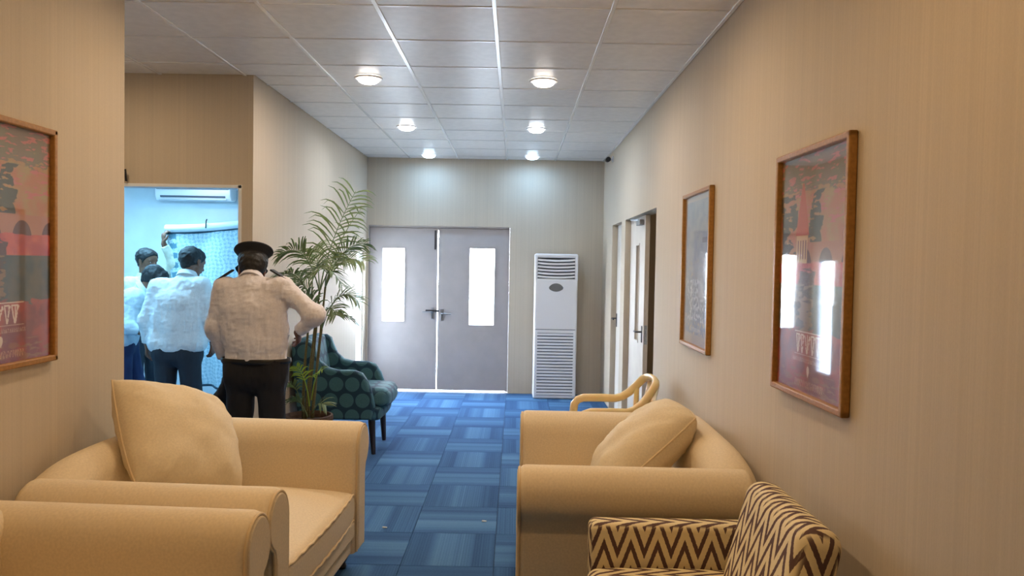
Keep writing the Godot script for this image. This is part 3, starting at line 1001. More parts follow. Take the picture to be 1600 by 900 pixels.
func make_sofa(called: String, label: String, at: Vector3, turn: float) -> Node3D:
	var t := thing(called, label, "armchair", at, turn, "cream rolled-arm easy chairs")
	var prof := roll_profile(0.115, 0.77, 0.03, 0.1)
	var flip := PackedVector2Array()
	for i in range(prof.size() - 1, -1, -1):
		flip.append(Vector2(-prof[i].x, prof[i].y))
	for s in [1, -1]:
		var pr := prof if s == 1 else flip
		var arm := part("arm", MB.new().extrude(pr, -0.46, 0.515, 0.03), M.cream, t, Vector3(0.61 * s, 0, 0))
		# shaped facing panel with piping on the front of the arm
		var pts := []
		for p in pr:
			pts.append(Vector3(p.x * 0.9, lerpf(p.y, 0.45, 0.04), 0.512))
		part("piping", MB.new().tube(pts, 0.007, 6), M.piping, arm)
		var inner := PackedVector2Array()
		for p in pr:
			inner.append(Vector2(p.x * 0.84, lerpf(p.y, 0.45, 0.055)))
		part("facing_panel", MB.new().extrude(inner, 0.5, 0.522, 0.008), M.cream, arm)
	# back: the same roll, turned to the rear, its ends drooping into the arms
	var bp := roll_profile(0.1, 0.82, 0.03, 0.1)
	var g := []
	var nseg := 24
	for i in nseg + 1:
		var u := lerpf(-1.0, 1.0, float(i) / nseg)
		var drop := 0.10 * pow(absf(u), 5.0)
		var row := []
		for p in bp:
			var k := clampf((p.y - 0.3) / 0.5, 0.0, 1.0)
			row.append(Vector3(u * 0.665, p.y - drop * k, -0.41 - p.x * 0.98 + (1.0 - k) * 0.03))
		g.append(row)
	var bk := MB.new().sheet(g, true)
	for e in [0, nseg]:
		var base := bk.v.size()
		var poly := PackedVector2Array()
		for q in g[e]:
			poly.append(Vector2(q.z, q.y))
			bk.add(q, Vector3(-1 if e == 0 else 1, 0, 0))
		var ti := Geometry2D.triangulate_polygon(poly)
		for k in range(0, ti.size(), 3):
			bk.tri(base + ti[k], base + ti[k + 1], base + ti[k + 2])
	part("backrest", bk, M.cream, t)
	var base := part("seat_base", MB.new().rbox(Vector3(1.0, 0.18, 0.86), 0.02, 2, Transform3D(Basis.IDENTITY, Vector3(0, 0.19, 0.06))), M.cream, t)
	part("front_rail", MB.new().rbox(Vector3(0.985, 0.09, 0.03), 0.014, 3, Transform3D(Basis.IDENTITY, Vector3(0, 0.235, 0.492))), M.cream, base)
	part("piping", MB.new().tube([Vector3(-0.49, 0.187, 0.496), Vector3(0.49, 0.187, 0.496)], 0.006, 6), M.piping, base)
	# loose boxed seat cushion with piped, slightly wavy edges
	var cx := Transform3D(Basis.IDENTITY, Vector3(0, 0.35, 0.085))
	var cu := part("seat_cushion", MB.new().rbox(Vector3(0.985, 0.14, 0.83), 0.022, 2, cx, Vector3(0.0, 0.085, 0.03), 14), M.cream, t)
	for y in [0.418, 0.286]:
		var pts := []
		for i in 37:
			var u := lerpf(-1.0, 1.0, i / 36.0)
			pts.append(Vector3(u * 0.486, y + 0.004 * sin(i * 1.7) + (0.0 if y < 0.4 else 0.004 * (1 - u * u)), 0.5 + 0.02 * (1 - u * u)))
		part("piping", MB.new().tube(pts, 0.007, 6), M.piping, cu)
	for sx in [-1, 1]:
		for sz in [-1, 1]:
			part("leg", MB.new().lathe([Vector2(0.0, 0.0), Vector2(0.022, 0.0), Vector2(0.026, 0.012), Vector2(0.02, 0.03), Vector2(0.034, 0.06), Vector2(0.038, 0.085), Vector2(0.03, 0.105), Vector2(0.0, 0.105)], 16), M.dark_wood, t, Vector3(0.56 * sx, 0, 0.43 * sz - 0.01))
	return t

func pillow_rim(u: float, v: float) -> float:
	return 1.0 + 0.03 * (u * u + v * v - 2.0 * u * u * v * v) - 0.05 * pow(u * v, 2.0) * (0.0 if u < 0 and v > 0 else 1.0)

func make_pillow(called: String, label: String, at: Vector3, bas: Basis, w: float, h: float, thick: float, sd: int) -> Node3D:
	var t := thing(called, label, "cushion", at, 0, "loose cream cushions")
	t.basis = bas
	var fn := FastNoiseLite.new()
	fn.seed = sd
	fn.frequency = 3.2
	var m := MB.new()
	var k := 26
	for side in [1.0, -1.0]:
		var g := []
		for i in k + 1:
			var row := []
			for j in k + 1:
				var u := sin(lerpf(-1, 1, float(i) / k) * PI * 0.5)
				var v := sin(lerpf(-1, 1, float(j) / k) * PI * 0.5)
				var rim := pillow_rim(u, v)
				var x := u * w * 0.5 * rim
				var y := v * h * 0.5 * rim
				var e := maxf((1 - u * u) * (1 - v * v), 0.0)
				var z: float = side * (thick * 0.5 * pow(e, 0.42))
				var pull := fn.get_noise_3d(u * 0.5 + side * 3.0, v * 0.5, 0.0)
				var fold := fn.get_noise_3d(atan2(v, u) * 0.9, 4.0, side) * clampf(u * u + v * v - 0.35, 0.0, 1.0)
				z += side * (pull * 0.02 + fold * 0.035) * minf(1.0, e * 6.0)
				row.append(Vector3(x, y, z))
			g.append(row)
		m.sheet(g, side < 0)
	part("cover", m, M.cream_pillow, t)
	var pts := []
	for q in 4:
		for i in 14:
			var s := lerpf(-1, 1, i / 14.0)
			var uv: Vector2 = [Vector2(s, -1), Vector2(1, s), Vector2(-s, 1), Vector2(-1, -s)][q]
			pts.append(Vector3(uv.x * w * 0.5, uv.y * h * 0.5, 0) * pillow_rim(uv.x, uv.y))
	pts.append(pts[0])
	part("seam", MB.new().tube(pts, 0.005, 5, false), M.piping, t)
	return t

func seating() -> void:
	make_sofa("easy_chair", "cream rolled-arm easy chair on the left with one large cushion", Vector3(-1.345, 0, -3.475), 86.5)
	make_sofa("easy_chair", "cream rolled-arm easy chair nearest the viewer, cut by the left edge", Vector3(-1.4, 0, -1.985), 87.0)
	make_sofa("easy_chair", "cream rolled-arm easy chair on the right wall beneath the blue-grey picture", Vector3(0.555, 0, -3.835), -91.0)
	# cushions
	make_pillow("throw_cushion", "large cream square cushion slumped in the left easy chair", Vector3(-1.531, 0.80, -3.506), Basis.from_euler(Vector3(deg_to_rad(-38.5), deg_to_rad(69.3), deg_to_rad(-19.3))), 0.57, 0.53, 0.26, 3)
	var u2 := Vector3(0.06, 0.05, 1).normalized()
	var n2 := Vector3(-0.66, 0.75, 0)
	n2 = (n2 - u2 * n2.dot(u2)).normalized()
	make_pillow("throw_cushion", "plump cream cushion leaning on the back of the right easy chair", Vector3(0.66, 0.70, -3.9), Basis(u2, n2.cross(u2).normalized(), n2), 0.5, 0.58, 0.3, 9)
	chevron_chair()
	teal_chair()
	plastic_chair()

func tapered_leg(h: float, a: float, b: float, lean: Vector3) -> MB:
	return MB.new().tube([Vector3(0, h, 0), lean], [a, b], 4)

func chevron_chair() -> void:
	var t := thing("chevron_armchair", "small armchair in cream and brown zigzag fabric, lower right corner", "armchair", Vector3(0.66, 0, -2.52), -90)
	for s in [-1, 1]:
		part("arm", MB.new().rbox(Vector3(0.11, 0.47, 0.68), 0.03, 3, Transform3D(Basis.IDENTITY, Vector3(0.42 * s, 0.405, 0.02)), Vector3.ZERO, 3), M.chevron, t)
	var lean := Basis(Vector3.RIGHT, deg_to_rad(-13))
	part("backrest", MB.new().rbox(Vector3(0.58, 0.64, 0.13), 0.055, 4, Transform3D(lean, Vector3(0, 0.535, -0.2)), Vector3(0, 0, 0.02), 6), M.chevron, t)
	part("seat_cushion", MB.new().rbox(Vector3(0.73, 0.13, 0.56), 0.04, 3, Transform3D(Basis.IDENTITY, Vector3(0, 0.415, 0.09)), Vector3(0, 0.025, 0.01), 6), M.chevron, t)
	part("seat_base", MB.new().rbox(Vector3(0.75, 0.17, 0.6), 0.02, 2, Transform3D(Basis.IDENTITY, Vector3(0, 0.265, 0.04))), M.chevron, t)
	for sx in [-1, 1]:
		for sz in [-1, 1]:
			part("leg", tapered_leg(0.2, 0.03, 0.02, Vector3(0, 0, 0.01 * sz)), M.dark_wood, t, Vector3(0.4 * sx, 0, 0.27 * sz + 0.02))

func teal_chair() -> void:
	var t := thing("teal_armchair", "teal armchair with pale disc pattern and tall dark legs beside the palm", "armchair", Vector3(-1.45, 0, -6.68), 90)
	var p := PackedVector2Array([Vector2(-0.34, 0.3), Vector2(0.27, 0.3), Vector2(0.30, 0.4), Vector2(0.275, 0.52), Vector2(0.24, 0.62), Vector2(0.19, 0.69), Vector2(0.12, 0.715), Vector2(-0.02, 0.715), Vector2(-0.1, 0.735), Vector2(-0.16, 0.79), Vector2(-0.195, 0.87), Vector2(-0.215, 0.925), Vector2(-0.26, 0.955), Vector2(-0.36, 0.955), Vector2(-0.4, 0.93), Vector2(-0.39, 0.7)])
	for s in [-1, 1]:
		var xf := Transform3D(Basis(Vector3(0, 0, 1), Vector3(0, 1, 0), Vector3(-1, 0, 0)), Vector3(0.3 * s, 0, 0))
		part("side", MB.new().extrude(p, -0.045, 0.045, 0.03, xf), M.teal, t)
	part("backrest", MB.new().rbox(Vector3(0.56, 0.52, 0.13), 0.05, 3, Transform3D(Basis(Vector3.RIGHT, deg_to_rad(-8)), Vector3(0, 0.71, -0.3)), Vector3(0, 0, 0.03), 4), M.teal, t)
	part("seat_cushion", MB.new().rbox(Vector3(0.5, 0.15, 0.6), 0.05, 3, Transform3D(Basis.IDENTITY, Vector3(0, 0.465, 0.09)), Vector3(0, 0.03, 0.03), 5), M.teal, t)
	part("seat_base", MB.new().rbox(Vector3(0.6, 0.11, 0.66), 0.03, 3, Transform3D(Basis.IDENTITY, Vector3(0, 0.345, 0.0)), Vector3(0, 0, 0.03), 4), M.teal, t)
	for sx in [-1, 1]:
		for sz in [-1, 1]:
			part("leg", tapered_leg(0.31, 0.032, 0.018, Vector3(0, 0, 0.02 * sz)), M.dark_wood, t, Vector3(0.26 * sx, 0, 0.27 * sz - 0.01))

func plastic_chair() -> void:
	var t := thing("plastic_chair", "cream moulded plastic armchair behind the right easy chair", "chair", Vector3(0.70, 0, -5.28), -90)
	var half := [Vector3(0.285, 0.0, 0.28), Vector3(0.275, 0.3, 0.27), Vector3(0.272, 0.56, 0.262), Vector3(0.273, 0.615, 0.255), Vector3(0.275, 0.645, 0.232), Vector3(0.277, 0.66, 0.19), Vector3(0.28, 0.662, 0.06), Vector3(0.278, 0.66, -0.04), Vector3(0.272, 0.675, -0.09), Vector3(0.262, 0.71, -0.14), Vector3(0.245, 0.76, -0.185), Vector3(0.215, 0.81, -0.225), Vector3(0.17, 0.835, -0.25), Vector3(0.09, 0.845, -0.265)]
	var loop := half.duplicate()
	loop.append(Vector3(0, 0.848, -0.27))
	for i in range(half.size() - 1, -1, -1):
		loop.append(Vector3(-half[i].x, half[i].y, half[i].z))
	var rr := []
	for q in loop:
		rr.append(Vector2(0.029, 0.02))
	part("arm_and_back_rim", MB.new().tube(loop, rr, 10), M.plastic, t)
	# back panel below the rim, with upright slots between its ribs
	for s in 5:
		var x := (s - 2) * 0.075
		var g := []
		for i in 9:
			var y := lerpf(0.44, 0.83 - absf(s - 2) * 0.012, i / 8.0)
			var row := []
			for j in 5:
				var xx := x + (j - 2) * 0.0155
				row.append(Vector3(xx * (1.0 + 0.25 * (y - 0.44)), y, -0.17 - (y - 0.44) * 0.24 - 0.03 * (1.0 - xx * xx / 0.04) * sin((y - 0.44) * 7.0)))
			g.append(row)
		var g2 := []
		for row in g:
			var r2 := []
			for q in row: r2.append(q + Vector3(0, 0, -0.006))
			g2.append(r2)
		part("back_slat", MB.new().sheet(g, true).sheet(g2), M.plastic, t)
	part("seat", MB.new().rbox(Vector3(0.5, 0.022, 0.46), 0.01, 2, Transform3D(Basis.IDENTITY, Vector3(0, 0.425, 0.03)), Vector3.ZERO, 4), M.plastic, t)
	part("seat_apron", MB.new().rbox(Vector3(0.51, 0.05, 0.018), 0.008, 2, Transform3D(Basis.IDENTITY, Vector3(0, 0.4, 0.255))).rbox(Vector3(0.018, 0.05, 0.44), 0.008, 2, Transform3D(Basis.IDENTITY, Vector3(0.25, 0.4, 0.03))).rbox(Vector3(0.018, 0.05, 0.44), 0.008, 2, Transform3D(Basis.IDENTITY, Vector3(-0.25, 0.4, 0.03))), M.plastic, t)
	for s in [-1, 1]:
		part("rear_leg", MB.new().tube([Vector3(0.24 * s, 0.75, -0.19), Vector3(0.235 * s, 0.43, -0.18), Vector3(0.25 * s, 0.2, -0.22), Vector3(0.27 * s, 0.0, -0.27)], [Vector2(0.018, 0.012), Vector2(0.024, 0.018), Vector2(0.022, 0.018), Vector2(0.02, 0.016)], 8), M.plastic, t)

# ------------------------------------------------------------------ appliances
func appliances() -> void:
	var t := thing("tower_air_conditioner", "tall white floor-standing air conditioner beside the end doors", "air conditioner", Vector3(0.492, 0, -9.39))
	var w := 0.52
	var h := 1.755
	var dz := 0.3
	var f := dz / 2
	# body as a rounded shell with the outlet left open
	part("body", MB.new().rbox(Vector3(w, h - 0.30, dz), 0.025, 3, Transform3D(Basis.IDENTITY, Vector3(0, (h - 0.30) / 2, 0))).rbox(Vector3(w, 0.05, dz), 0.02, 3, Transform3D(Basis.IDENTITY, Vector3(0, h - 0.025, 0))).rbox(Vector3(0.034, 0.32, dz), 0.012, 2, Transform3D(Basis.IDENTITY, Vector3(-w / 2 + 0.017, h - 0.17, 0))).rbox(Vector3(0.034, 0.32, dz), 0.012, 2, Transform3D(Basis.IDENTITY, Vector3(w / 2 - 0.017, h - 0.17, 0))), M.ac_white, t)
	part("outlet_cavity", B(Vector3(-w / 2 + 0.03, h - 0.31, -f + 0.02), Vector3(w / 2 - 0.03, h - 0.04, f - 0.06)), M.ac_dark, t)
	for i in 6:
		var pts := []
		for k in 13:
			var u := lerpf(-1, 1, k / 12.0)
			pts.append(Vector3(u * (w / 2 - 0.036), h - 0.072 - i * 0.04 - 0.012 * (1 - u * u), f - 0.018 + 0.006 * (1 - u * u)))
		part("louvre", MB.new().tube(pts, Vector2(0.022, 0.009), 6, true, Vector3(0, 0.8, 0.6)), M.ac_white, t)
	part("badge", MB.new().extrude(PackedVector2Array(Array(arc(Vector2(0, -0.035), 0.1, PI * 0.16, PI * 0.84, 14)) + Array(arc(Vector2(0, 0.09), 0.125, PI * 1.28, PI * 1.72, 10))), 0, 0.008, 0.003), M.ac_silver, t, Vector3(0.0, 1.335, f))
	part("panel_seam", B(Vector3(-w / 2 + 0.02, 0.838, f - 0.004), Vector3(w / 2 - 0.02, 0.845, f + 0.0015)), M.ac_dark, t)
	var gr := part("intake_grille", B(Vector3(-w / 2 + 0.04, 0.045, f - 0.004), Vector3(w / 2 - 0.04, 0.8, f + 0.002)), M.ac_dark, t)
	for i in 20:
		part("slat", MB.new().rbox(Vector3(w - 0.075, 0.026, 0.012), 0.004, 1), M.ac_white, gr, Vector3(0, 0.062 + i * 0.0378, f + 0.006))
	for s in [-1, 1]:
		part("grille_edge", MB.new().rbox(Vector3(0.03, 0.78, 0.016), 0.004, 1), M.ac_white, gr, Vector3(s * (w / 2 - 0.028), 0.425, f + 0.004))
	# wall unit in the white room
	var a := thing("split_air_conditioner", "white wall-hung air conditioner seen through the opening", "air conditioner", Vector3(-3.67, 2.28, -8.9))
	part("body", MB.new().extrude(PackedVector2Array([Vector2(0, 0.02), Vector2(0, 0.195), Vector2(-0.13, 0.195), Vector2(-0.18, 0.18), Vector2(-0.2, 0.13), Vector2(-0.195, 0.05), Vector2(-0.16, 0.0), Vector2(-0.06, 0.0)]), -0.43, 0.43, 0.012, Transform3D(Basis(Vector3(0, 0, -1), Vector3(0, 1, 0), Vector3(1, 0, 0)), Vector3.ZERO)), M.ac_white, a)
	part("intake_slot", MB.new().rbox(Vector3(0.82, 0.026, 0.012), 0.004, 1), M.ac_dark, a, Vector3(0, 0.135, 0.2))
	part("outlet_slot", MB.new().rbox(Vector3(0.74, 0.022, 0.02), 0.004, 1, Transform3D(Basis(Vector3.RIGHT, 0.6), Vector3.ZERO)), M.ac_dark, a, Vector3(0, 0.045, 0.188))
	part("flap", MB.new().rbox(Vector3(0.76, 0.008, 0.05), 0.003, 1, Transform3D(Basis(Vector3.RIGHT, 0.5), Vector3.ZERO)), M.ac_white, a, Vector3(0, 0.02, 0.19))

# ------------------------------------------------------------------ pictures
func picture(called: String, label: String, at: Vector3, turn: float, w: float, h: float, img: Material) -> void:
	var t := thing(called, label, "picture", at, turn, "gilt framed posters")
	var fw := 0.024
	var d := 0.03
	for s in [[Vector3(-w / 2 + fw / 2, 0, 0), Vector3(fw, h, d)], [Vector3(w / 2 - fw / 2, 0, 0), Vector3(fw, h, d)], [Vector3(0, h / 2 - fw / 2, 0), Vector3(w, fw, d)], [Vector3(0, -h / 2 + fw / 2, 0), Vector3(w, fw, d)]]:
		part("frame_bar", MB.new().rbox(s[1], 0.006, 2), M.gilt, t, s[0] + Vector3(0, 0, d / 2))
	part("backing", B(Vector3(-w / 2 + 0.01, -h / 2 + 0.01, 0.002), Vector3(w / 2 - 0.01, h / 2 - 0.01, 0.008)), M.backing, t)
	var q := MB.new()
	var x := w / 2 - fw + 0.003
	var y := h / 2 - fw + 0.003
	var ids := []
	for c in [[-x, y, 0, 0], [x, y, 1, 0], [x, -y, 1, 1], [-x, -y, 0, 1]]:
		ids.append(q.add(Vector3(c[0], c[1], 0.0095), Vector3(0, 0, 1), Vector2(c[2], c[3])))
	q.quad(ids[0], ids[1], ids[2], ids[3])
	part("print", q, img, t)
	part("glass", B(Vector3(-x, -y, 0.013), Vector3(x, y, 0.015)), M.picture_glass, t)

func pictures() -> void:
	picture("framed_poster", "framed red and ochre poster with a tower, on the near right wall", Vector3(WR - 0.0065, 1.605, -2.79), -88.92, 0.655, 0.925, M.poster_a)
	picture("framed_poster", "framed blue-grey poster on the right wall towards the doors", Vector3(WR, 1.605, -4.57), -90, 0.69, 0.94, M.poster_b)
	picture("framed_poster", "framed red and ochre poster cut off by the left edge", Vector3(WL, 1.663, -2.84), 90, 0.655, 0.945, M.poster_a)

func small_things() -> void:
	var t := thing("security_camera", "small dark security camera where the right wall meets the ceiling", "camera", Vector3(WR, 2.83, -8.75))
	part("mount", MB.new().lathe([Vector2(0, 0), Vector2(0.035, 0.0), Vector2(0.035, 0.012), Vector2(0.012, 0.02), Vector2(0, 0.02)], 14, Transform3D(Basis(Vector3(0, 0, 1), PI / 2), Vector3.ZERO)), M.ac_white, t)
	part("arm", MB.new().tube([Vector3(-0.015, 0, 0), Vector3(-0.06, -0.005, 0)], 0.008), M.ac_white, t)
	part("housing", MB.new().tube([Vector3(-0.06, -0.005, -0.045), Vector3(-0.06, -0.008, 0.05)], [0.026, 0.028], 14), M.black, t)
	# specks of paper on the carpet
	for p in [[Vector3(-0.17, 0.0, -4.78), "right of the gangway's middle"], [Vector3(-0.77, 0.0, -4.63), "near the left easy chair's foot"]]:
		var o := part(numbered("paper_scrap"), MB.new().blob([[Vector3(-0.01, 0.004, 0), Vector3(0.012, 0.005, 0.004), 0.005, 0.004]], 0.002, 0.004), M.ac_white, self, p[0])
		tag(o, "tiny white scrap on the blue carpet, " + p[1], "paper scrap", "scraps on the carpet")

# ------------------------------------------------------------------ palm
func frond(parent: Node, a: Vector3, c: Vector3, b: Vector3, ll: float, pairs: int, sd: int, m: Material, bare := 0.3, twist := 25.0) -> void:
	var rng := RandomNumberGenerator.new()
	rng.seed = sd
	var mb := MB.new()
	var pts := []
	var rr := []
	for i in 15:
		var t := i / 14.0
		pts.append(a.lerp(c, t).lerp(c.lerp(b, t), t))
		rr.append(lerpf(0.006, 0.0018, t))
	mb.tube(pts, rr, 5)
	for i in pairs:
		var t := lerpf(bare, 1.0, (i + 0.5) / pairs)
		var p := a.lerp(c, t).lerp(c.lerp(b, t), t)
		var tan := ((c - a) * (1 - t) + (b - c) * t).normalized()
		var side := tan.cross(Vector3.UP).normalized()
		if side.length() < 0.3: side = Vector3(0, 0, 1)
		side = side.rotated(tan, deg_to_rad(twist))
		var up := side.cross(tan).normalized()
		for s in [-1.0, 1.0]:
			var length := ll * (0.55 + 0.45 * sin(PI * clampf((t - bare) / (1.0 - bare) * 0.8 + 0.15, 0, 1))) * rng.randf_range(0.8, 1.15)
			var dir: Vector3 = (side * s * rng.randf_range(0.7, 1.0) + tan * rng.randf_range(0.55, 0.95) + up * rng.randf_range(0.1, 0.4)).normalized()
			var droop := rng.randf_range(0.35, 0.75)
			var nn := up
			var last := []
			var q := p
			for k in 6:
				var f := k / 5.0
				var w: float = [0.002, 0.005, 0.0064, 0.0056, 0.0036, 0.0005][k]
				var d2 := (dir + Vector3.DOWN * droop * f * f * 1.8).normalized()
				if k: q += d2 * length / 5.0
				q.x = maxf(q.x, -0.265)
				var across := d2.cross(nn).normalized()
				var n2 := across.cross(d2).normalized()
				var row := [mb.add(q - across * w, n2), mb.add(q + across * w, n2)]
				if last.size():
					mb.quad(last[0], last[1], row[1], row[0])
				last = row
	part("frond", mb, m, parent)

func palm() -> void:
	var o := Vector3(-1.585, 0, -5.92)
	var t := thing("potted_palm", "tall feathery palm in a dark round pot beside the teal armchair", "plant", o)
	var pot := part("pot", MB.new().lathe([Vector2(0.0, 0.0), Vector2(0.125, 0.0), Vector2(0.14, 0.02), Vector2(0.165, 0.33), Vector2(0.168, 0.375), Vector2(0.184, 0.38), Vector2(0.188, 0.4), Vector2(0.184, 0.425), Vector2(0.168, 0.428), Vector2(0.16, 0.4), Vector2(0.158, 0.36), Vector2(0.0, 0.36)], 32), M.pot, t)
	part("soil", MB.new().lathe([Vector2(0.157, 0.375), Vector2(0.1, 0.39), Vector2(0.0, 0.395)], 20), M.soil, pot)
	var W := func(x: float, y: float, dz: float) -> Vector3: return Vector3(x, y, -5.92 + dz) - o
	var canes := [
		[W.call(-1.60, 0.36, 0.04), W.call(-1.57, 0.8, 0.05), W.call(-1.50, 1.38, 0.04)],
		[W.call(-1.57, 0.36, -0.05), W.call(-1.53, 0.85, -0.03), W.call(-1.47, 1.42, -0.02)],
		[W.call(-1.63, 0.36, -0.02), W.call(-1.64, 0.8, 0.0), W.call(-1.56, 1.3, 0.03)],
		[W.call(-1.55, 0.36, 0.05), W.call(-1.52, 0.7, 0.06), W.call(-1.47, 1.1, 0.08)],
		[W.call(-1.61, 0.36, -0.07), W.call(-1.60, 0.7, -0.1), W.call(-1.55, 1.15, -0.1)]]
	for i in canes.size():
		var c: Array = canes[i]
		var pts := []
		var rr := []
		for k in 13:
			var f := k / 12.0
			pts.append(c[0].lerp(c[1], f).lerp(c[1].lerp(c[2], f), f))
			rr.append(lerpf(0.013, 0.007, f) * (1.15 if k % 3 == 0 else 1.0))
		part("cane", MB.new().tube(pts, rr, 7), M.cane, t)
	var fr := [
		[-1.50, 1.38, 0.04, -1.44, 1.78, 0.03, -1.24, 2.16, 0.0, 0.27, 17],
		[-1.47, 1.42, -0.02, -1.40, 1.78, -0.05, -1.22, 2.03, -0.1, 0.11, 7],
		[-1.50, 1.38, 0.04, -1.56, 1.80, 0.2, -1.72, 1.66, 0.32, 0.19, 22],
		[-1.56, 1.30, 0.03, -1.64, 1.60, 0.16, -1.72, 1.50, 0.3, 0.17, 20],
		[-1.47, 1.42, -0.02, -1.36, 1.76, 0.0, -1.16, 1.76, 0.02, 0.2, 20],
		[-1.47, 1.42, -0.02, -1.34, 1.70, 0.08, -1.15, 1.62, 0.12, 0.2, 20],
		[-1.47, 1.10, 0.08, -1.36, 1.48, 0.08, -1.19, 1.32, 0.1, 0.18, 20],
		[-1.55, 1.15, -0.1, -1.36, 1.28, 0.0, -1.20, 1.13, 0.05, 0.17, 18],
		[-1.56, 1.30, 0.03, -1.52, 1.66, 0.2, -1.42, 1.55, 0.36, 0.2, 22],
		[-1.50, 1.38, 0.04, -1.44, 1.72, -0.16, -1.32, 1.62, -0.34, 0.2, 22],
		[-1.47, 1.42, -0.02, -1.44, 1.66, 0.12, -1.28, 1.44, 0.25, 0.2, 22],
		[-1.55, 1.15, -0.1, -1.62, 1.50, -0.1, -1.74, 1.42, -0.1, 0.17, 18],
		[-1.47, 1.10, 0.08, -1.50, 1.40, 0.2, -1.60, 1.36, 0.32, 0.17, 18],
		[-1.50, 1.38, 0.04, -1.55, 1.72, -0.1, -1.62, 1.72, -0.2, 0.18, 20],
		[-1.47, 1.10, 0.08, -1.42, 1.36, 0.14, -1.33, 1.22, 0.2, 0.16, 16]]
	for i in fr.size():
		var d: Array = fr[i]
		frond(t, W.call(d[0], d[1], d[2]), W.call(d[3], d[4], d[5]), W.call(d[6], d[7], d[8]), d[9], d[10], 200 + i, M.frond, 0.3, 70.0 if i < 2 else [20.0, -25.0, 35.0][i % 3])
	# young shoots low on the canes
	var low := [[-1.55, 0.55, 0.05, -1.52, 0.78, 0.1, -1.44, 0.80, 0.14], [-1.57, 0.5, 0.04, -1.58, 0.76, 0.1, -1.64, 0.82, 0.16]]
	for i in low.size():
		var d: Array = low[i]
		frond(t, W.call(d[0], d[1], d[2]), W.call(d[3], d[4], d[5]), W.call(d[6], d[7], d[8]), 0.11, 7, 300 + i, M.frond_light, 0.45)
	var mid := [[-1.63, 0.45, 0.0, -1.68, 0.72, 0.03, -1.72, 0.66, 0.1], [-1.58, 0.42, 0.06, -1.62, 0.6, 0.12, -1.68, 0.56, 0.16], [-1.55, 0.42, 0.05, -1.50, 0.58, 0.1, -1.42, 0.52, 0.12]]
	for i in mid.size():
		var d: Array = mid[i]
		frond(t, W.call(d[0], d[1], d[2]), W.call(d[3], d[4], d[5]), W.call(d[6], d[7], d[8]), 0.13, 9, 320 + i, M.frond, 0.4)

# ------------------------------------------------------------------ people
func hand_bones(w: Vector3, dir: Vector3, palm: Vector3, thumb: Vector3, curl: float) -> Array:
	dir = dir.normalized()
	palm = (palm - dir * palm.dot(dir)).normalized()
	var side := dir.cross(palm).normalized()
	if side.dot(thumb) < 0: side = -side
	var b := [[w - dir * 0.02, w + dir * 0.02, 0.027, 0.028, palm, 0.75], [w + dir * 0.02, w + dir * 0.075, 0.034, 0.036, palm, 0.45]]
	b.append([w + dir * 0.03 + side * 0.018, w + dir * 0.07 - side * 0.02, 0.02, 0.02, palm, 0.7])
	var lens := [0.070, 0.080, 0.074, 0.058]
	for i in 4:
		var root := w + dir * (0.078 - absf(i - 1.3) * 0.004) + side * (0.028 - 0.0187 * i)
		var d := (dir + side * (0.10 - 0.07 * i)).normalized()
		var p := root - d * 0.02
		var a := curl * 0.6
		for k in 3:
			var l: float = lens[i] * [0.55, 0.32, 0.25][k] + (0.02 if k == 0 else 0.0)
			var dd := d * cos(a) + palm * sin(a)
			var q := p + dd * l
			b.append([p, q, 0.0095 - 0.001 * k, 0.0088 - 0.001 * k])
			p = q
			a += curl
	var tr := w + dir * 0.025 + side * 0.026
	var t1 := tr + (dir * 0.55 + side * 0.75 + palm * 0.25).normalized() * 0.042
	var t2 := t1 + (dir * 0.85 + side * 0.3 + palm * 0.45).normalized() * 0.034
	b.append([tr - side * 0.012, t1, 0.014, 0.011])
	b.append([t1, t2, 0.011, 0.009])
	return b

func shoe_bones(ank: Vector3, toe: Vector3) -> Array:
	var f := Vector3(toe.x, 0, toe.z).normalized()
	var g := Vector3(ank.x, 0.0, ank.z)
	return [[g - f * 0.05 + Vector3.UP * 0.042, g + f * 0.02 + Vector3.UP * 0.045, 0.04, 0.042], [g + f * 0.02 + Vector3.UP * 0.04, g + f * 0.13 + Vector3.UP * 0.03, 0.042, 0.04, Vector3.UP, 0.75], [g + f * 0.1 + Vector3.UP * 0.028, g + f * 0.19 + Vector3.UP * 0.024, 0.04, 0.03, Vector3.UP, 0.75], [g + Vector3.UP * 0.05, g + Vector3.UP * 0.1, 0.045, 0.045]]

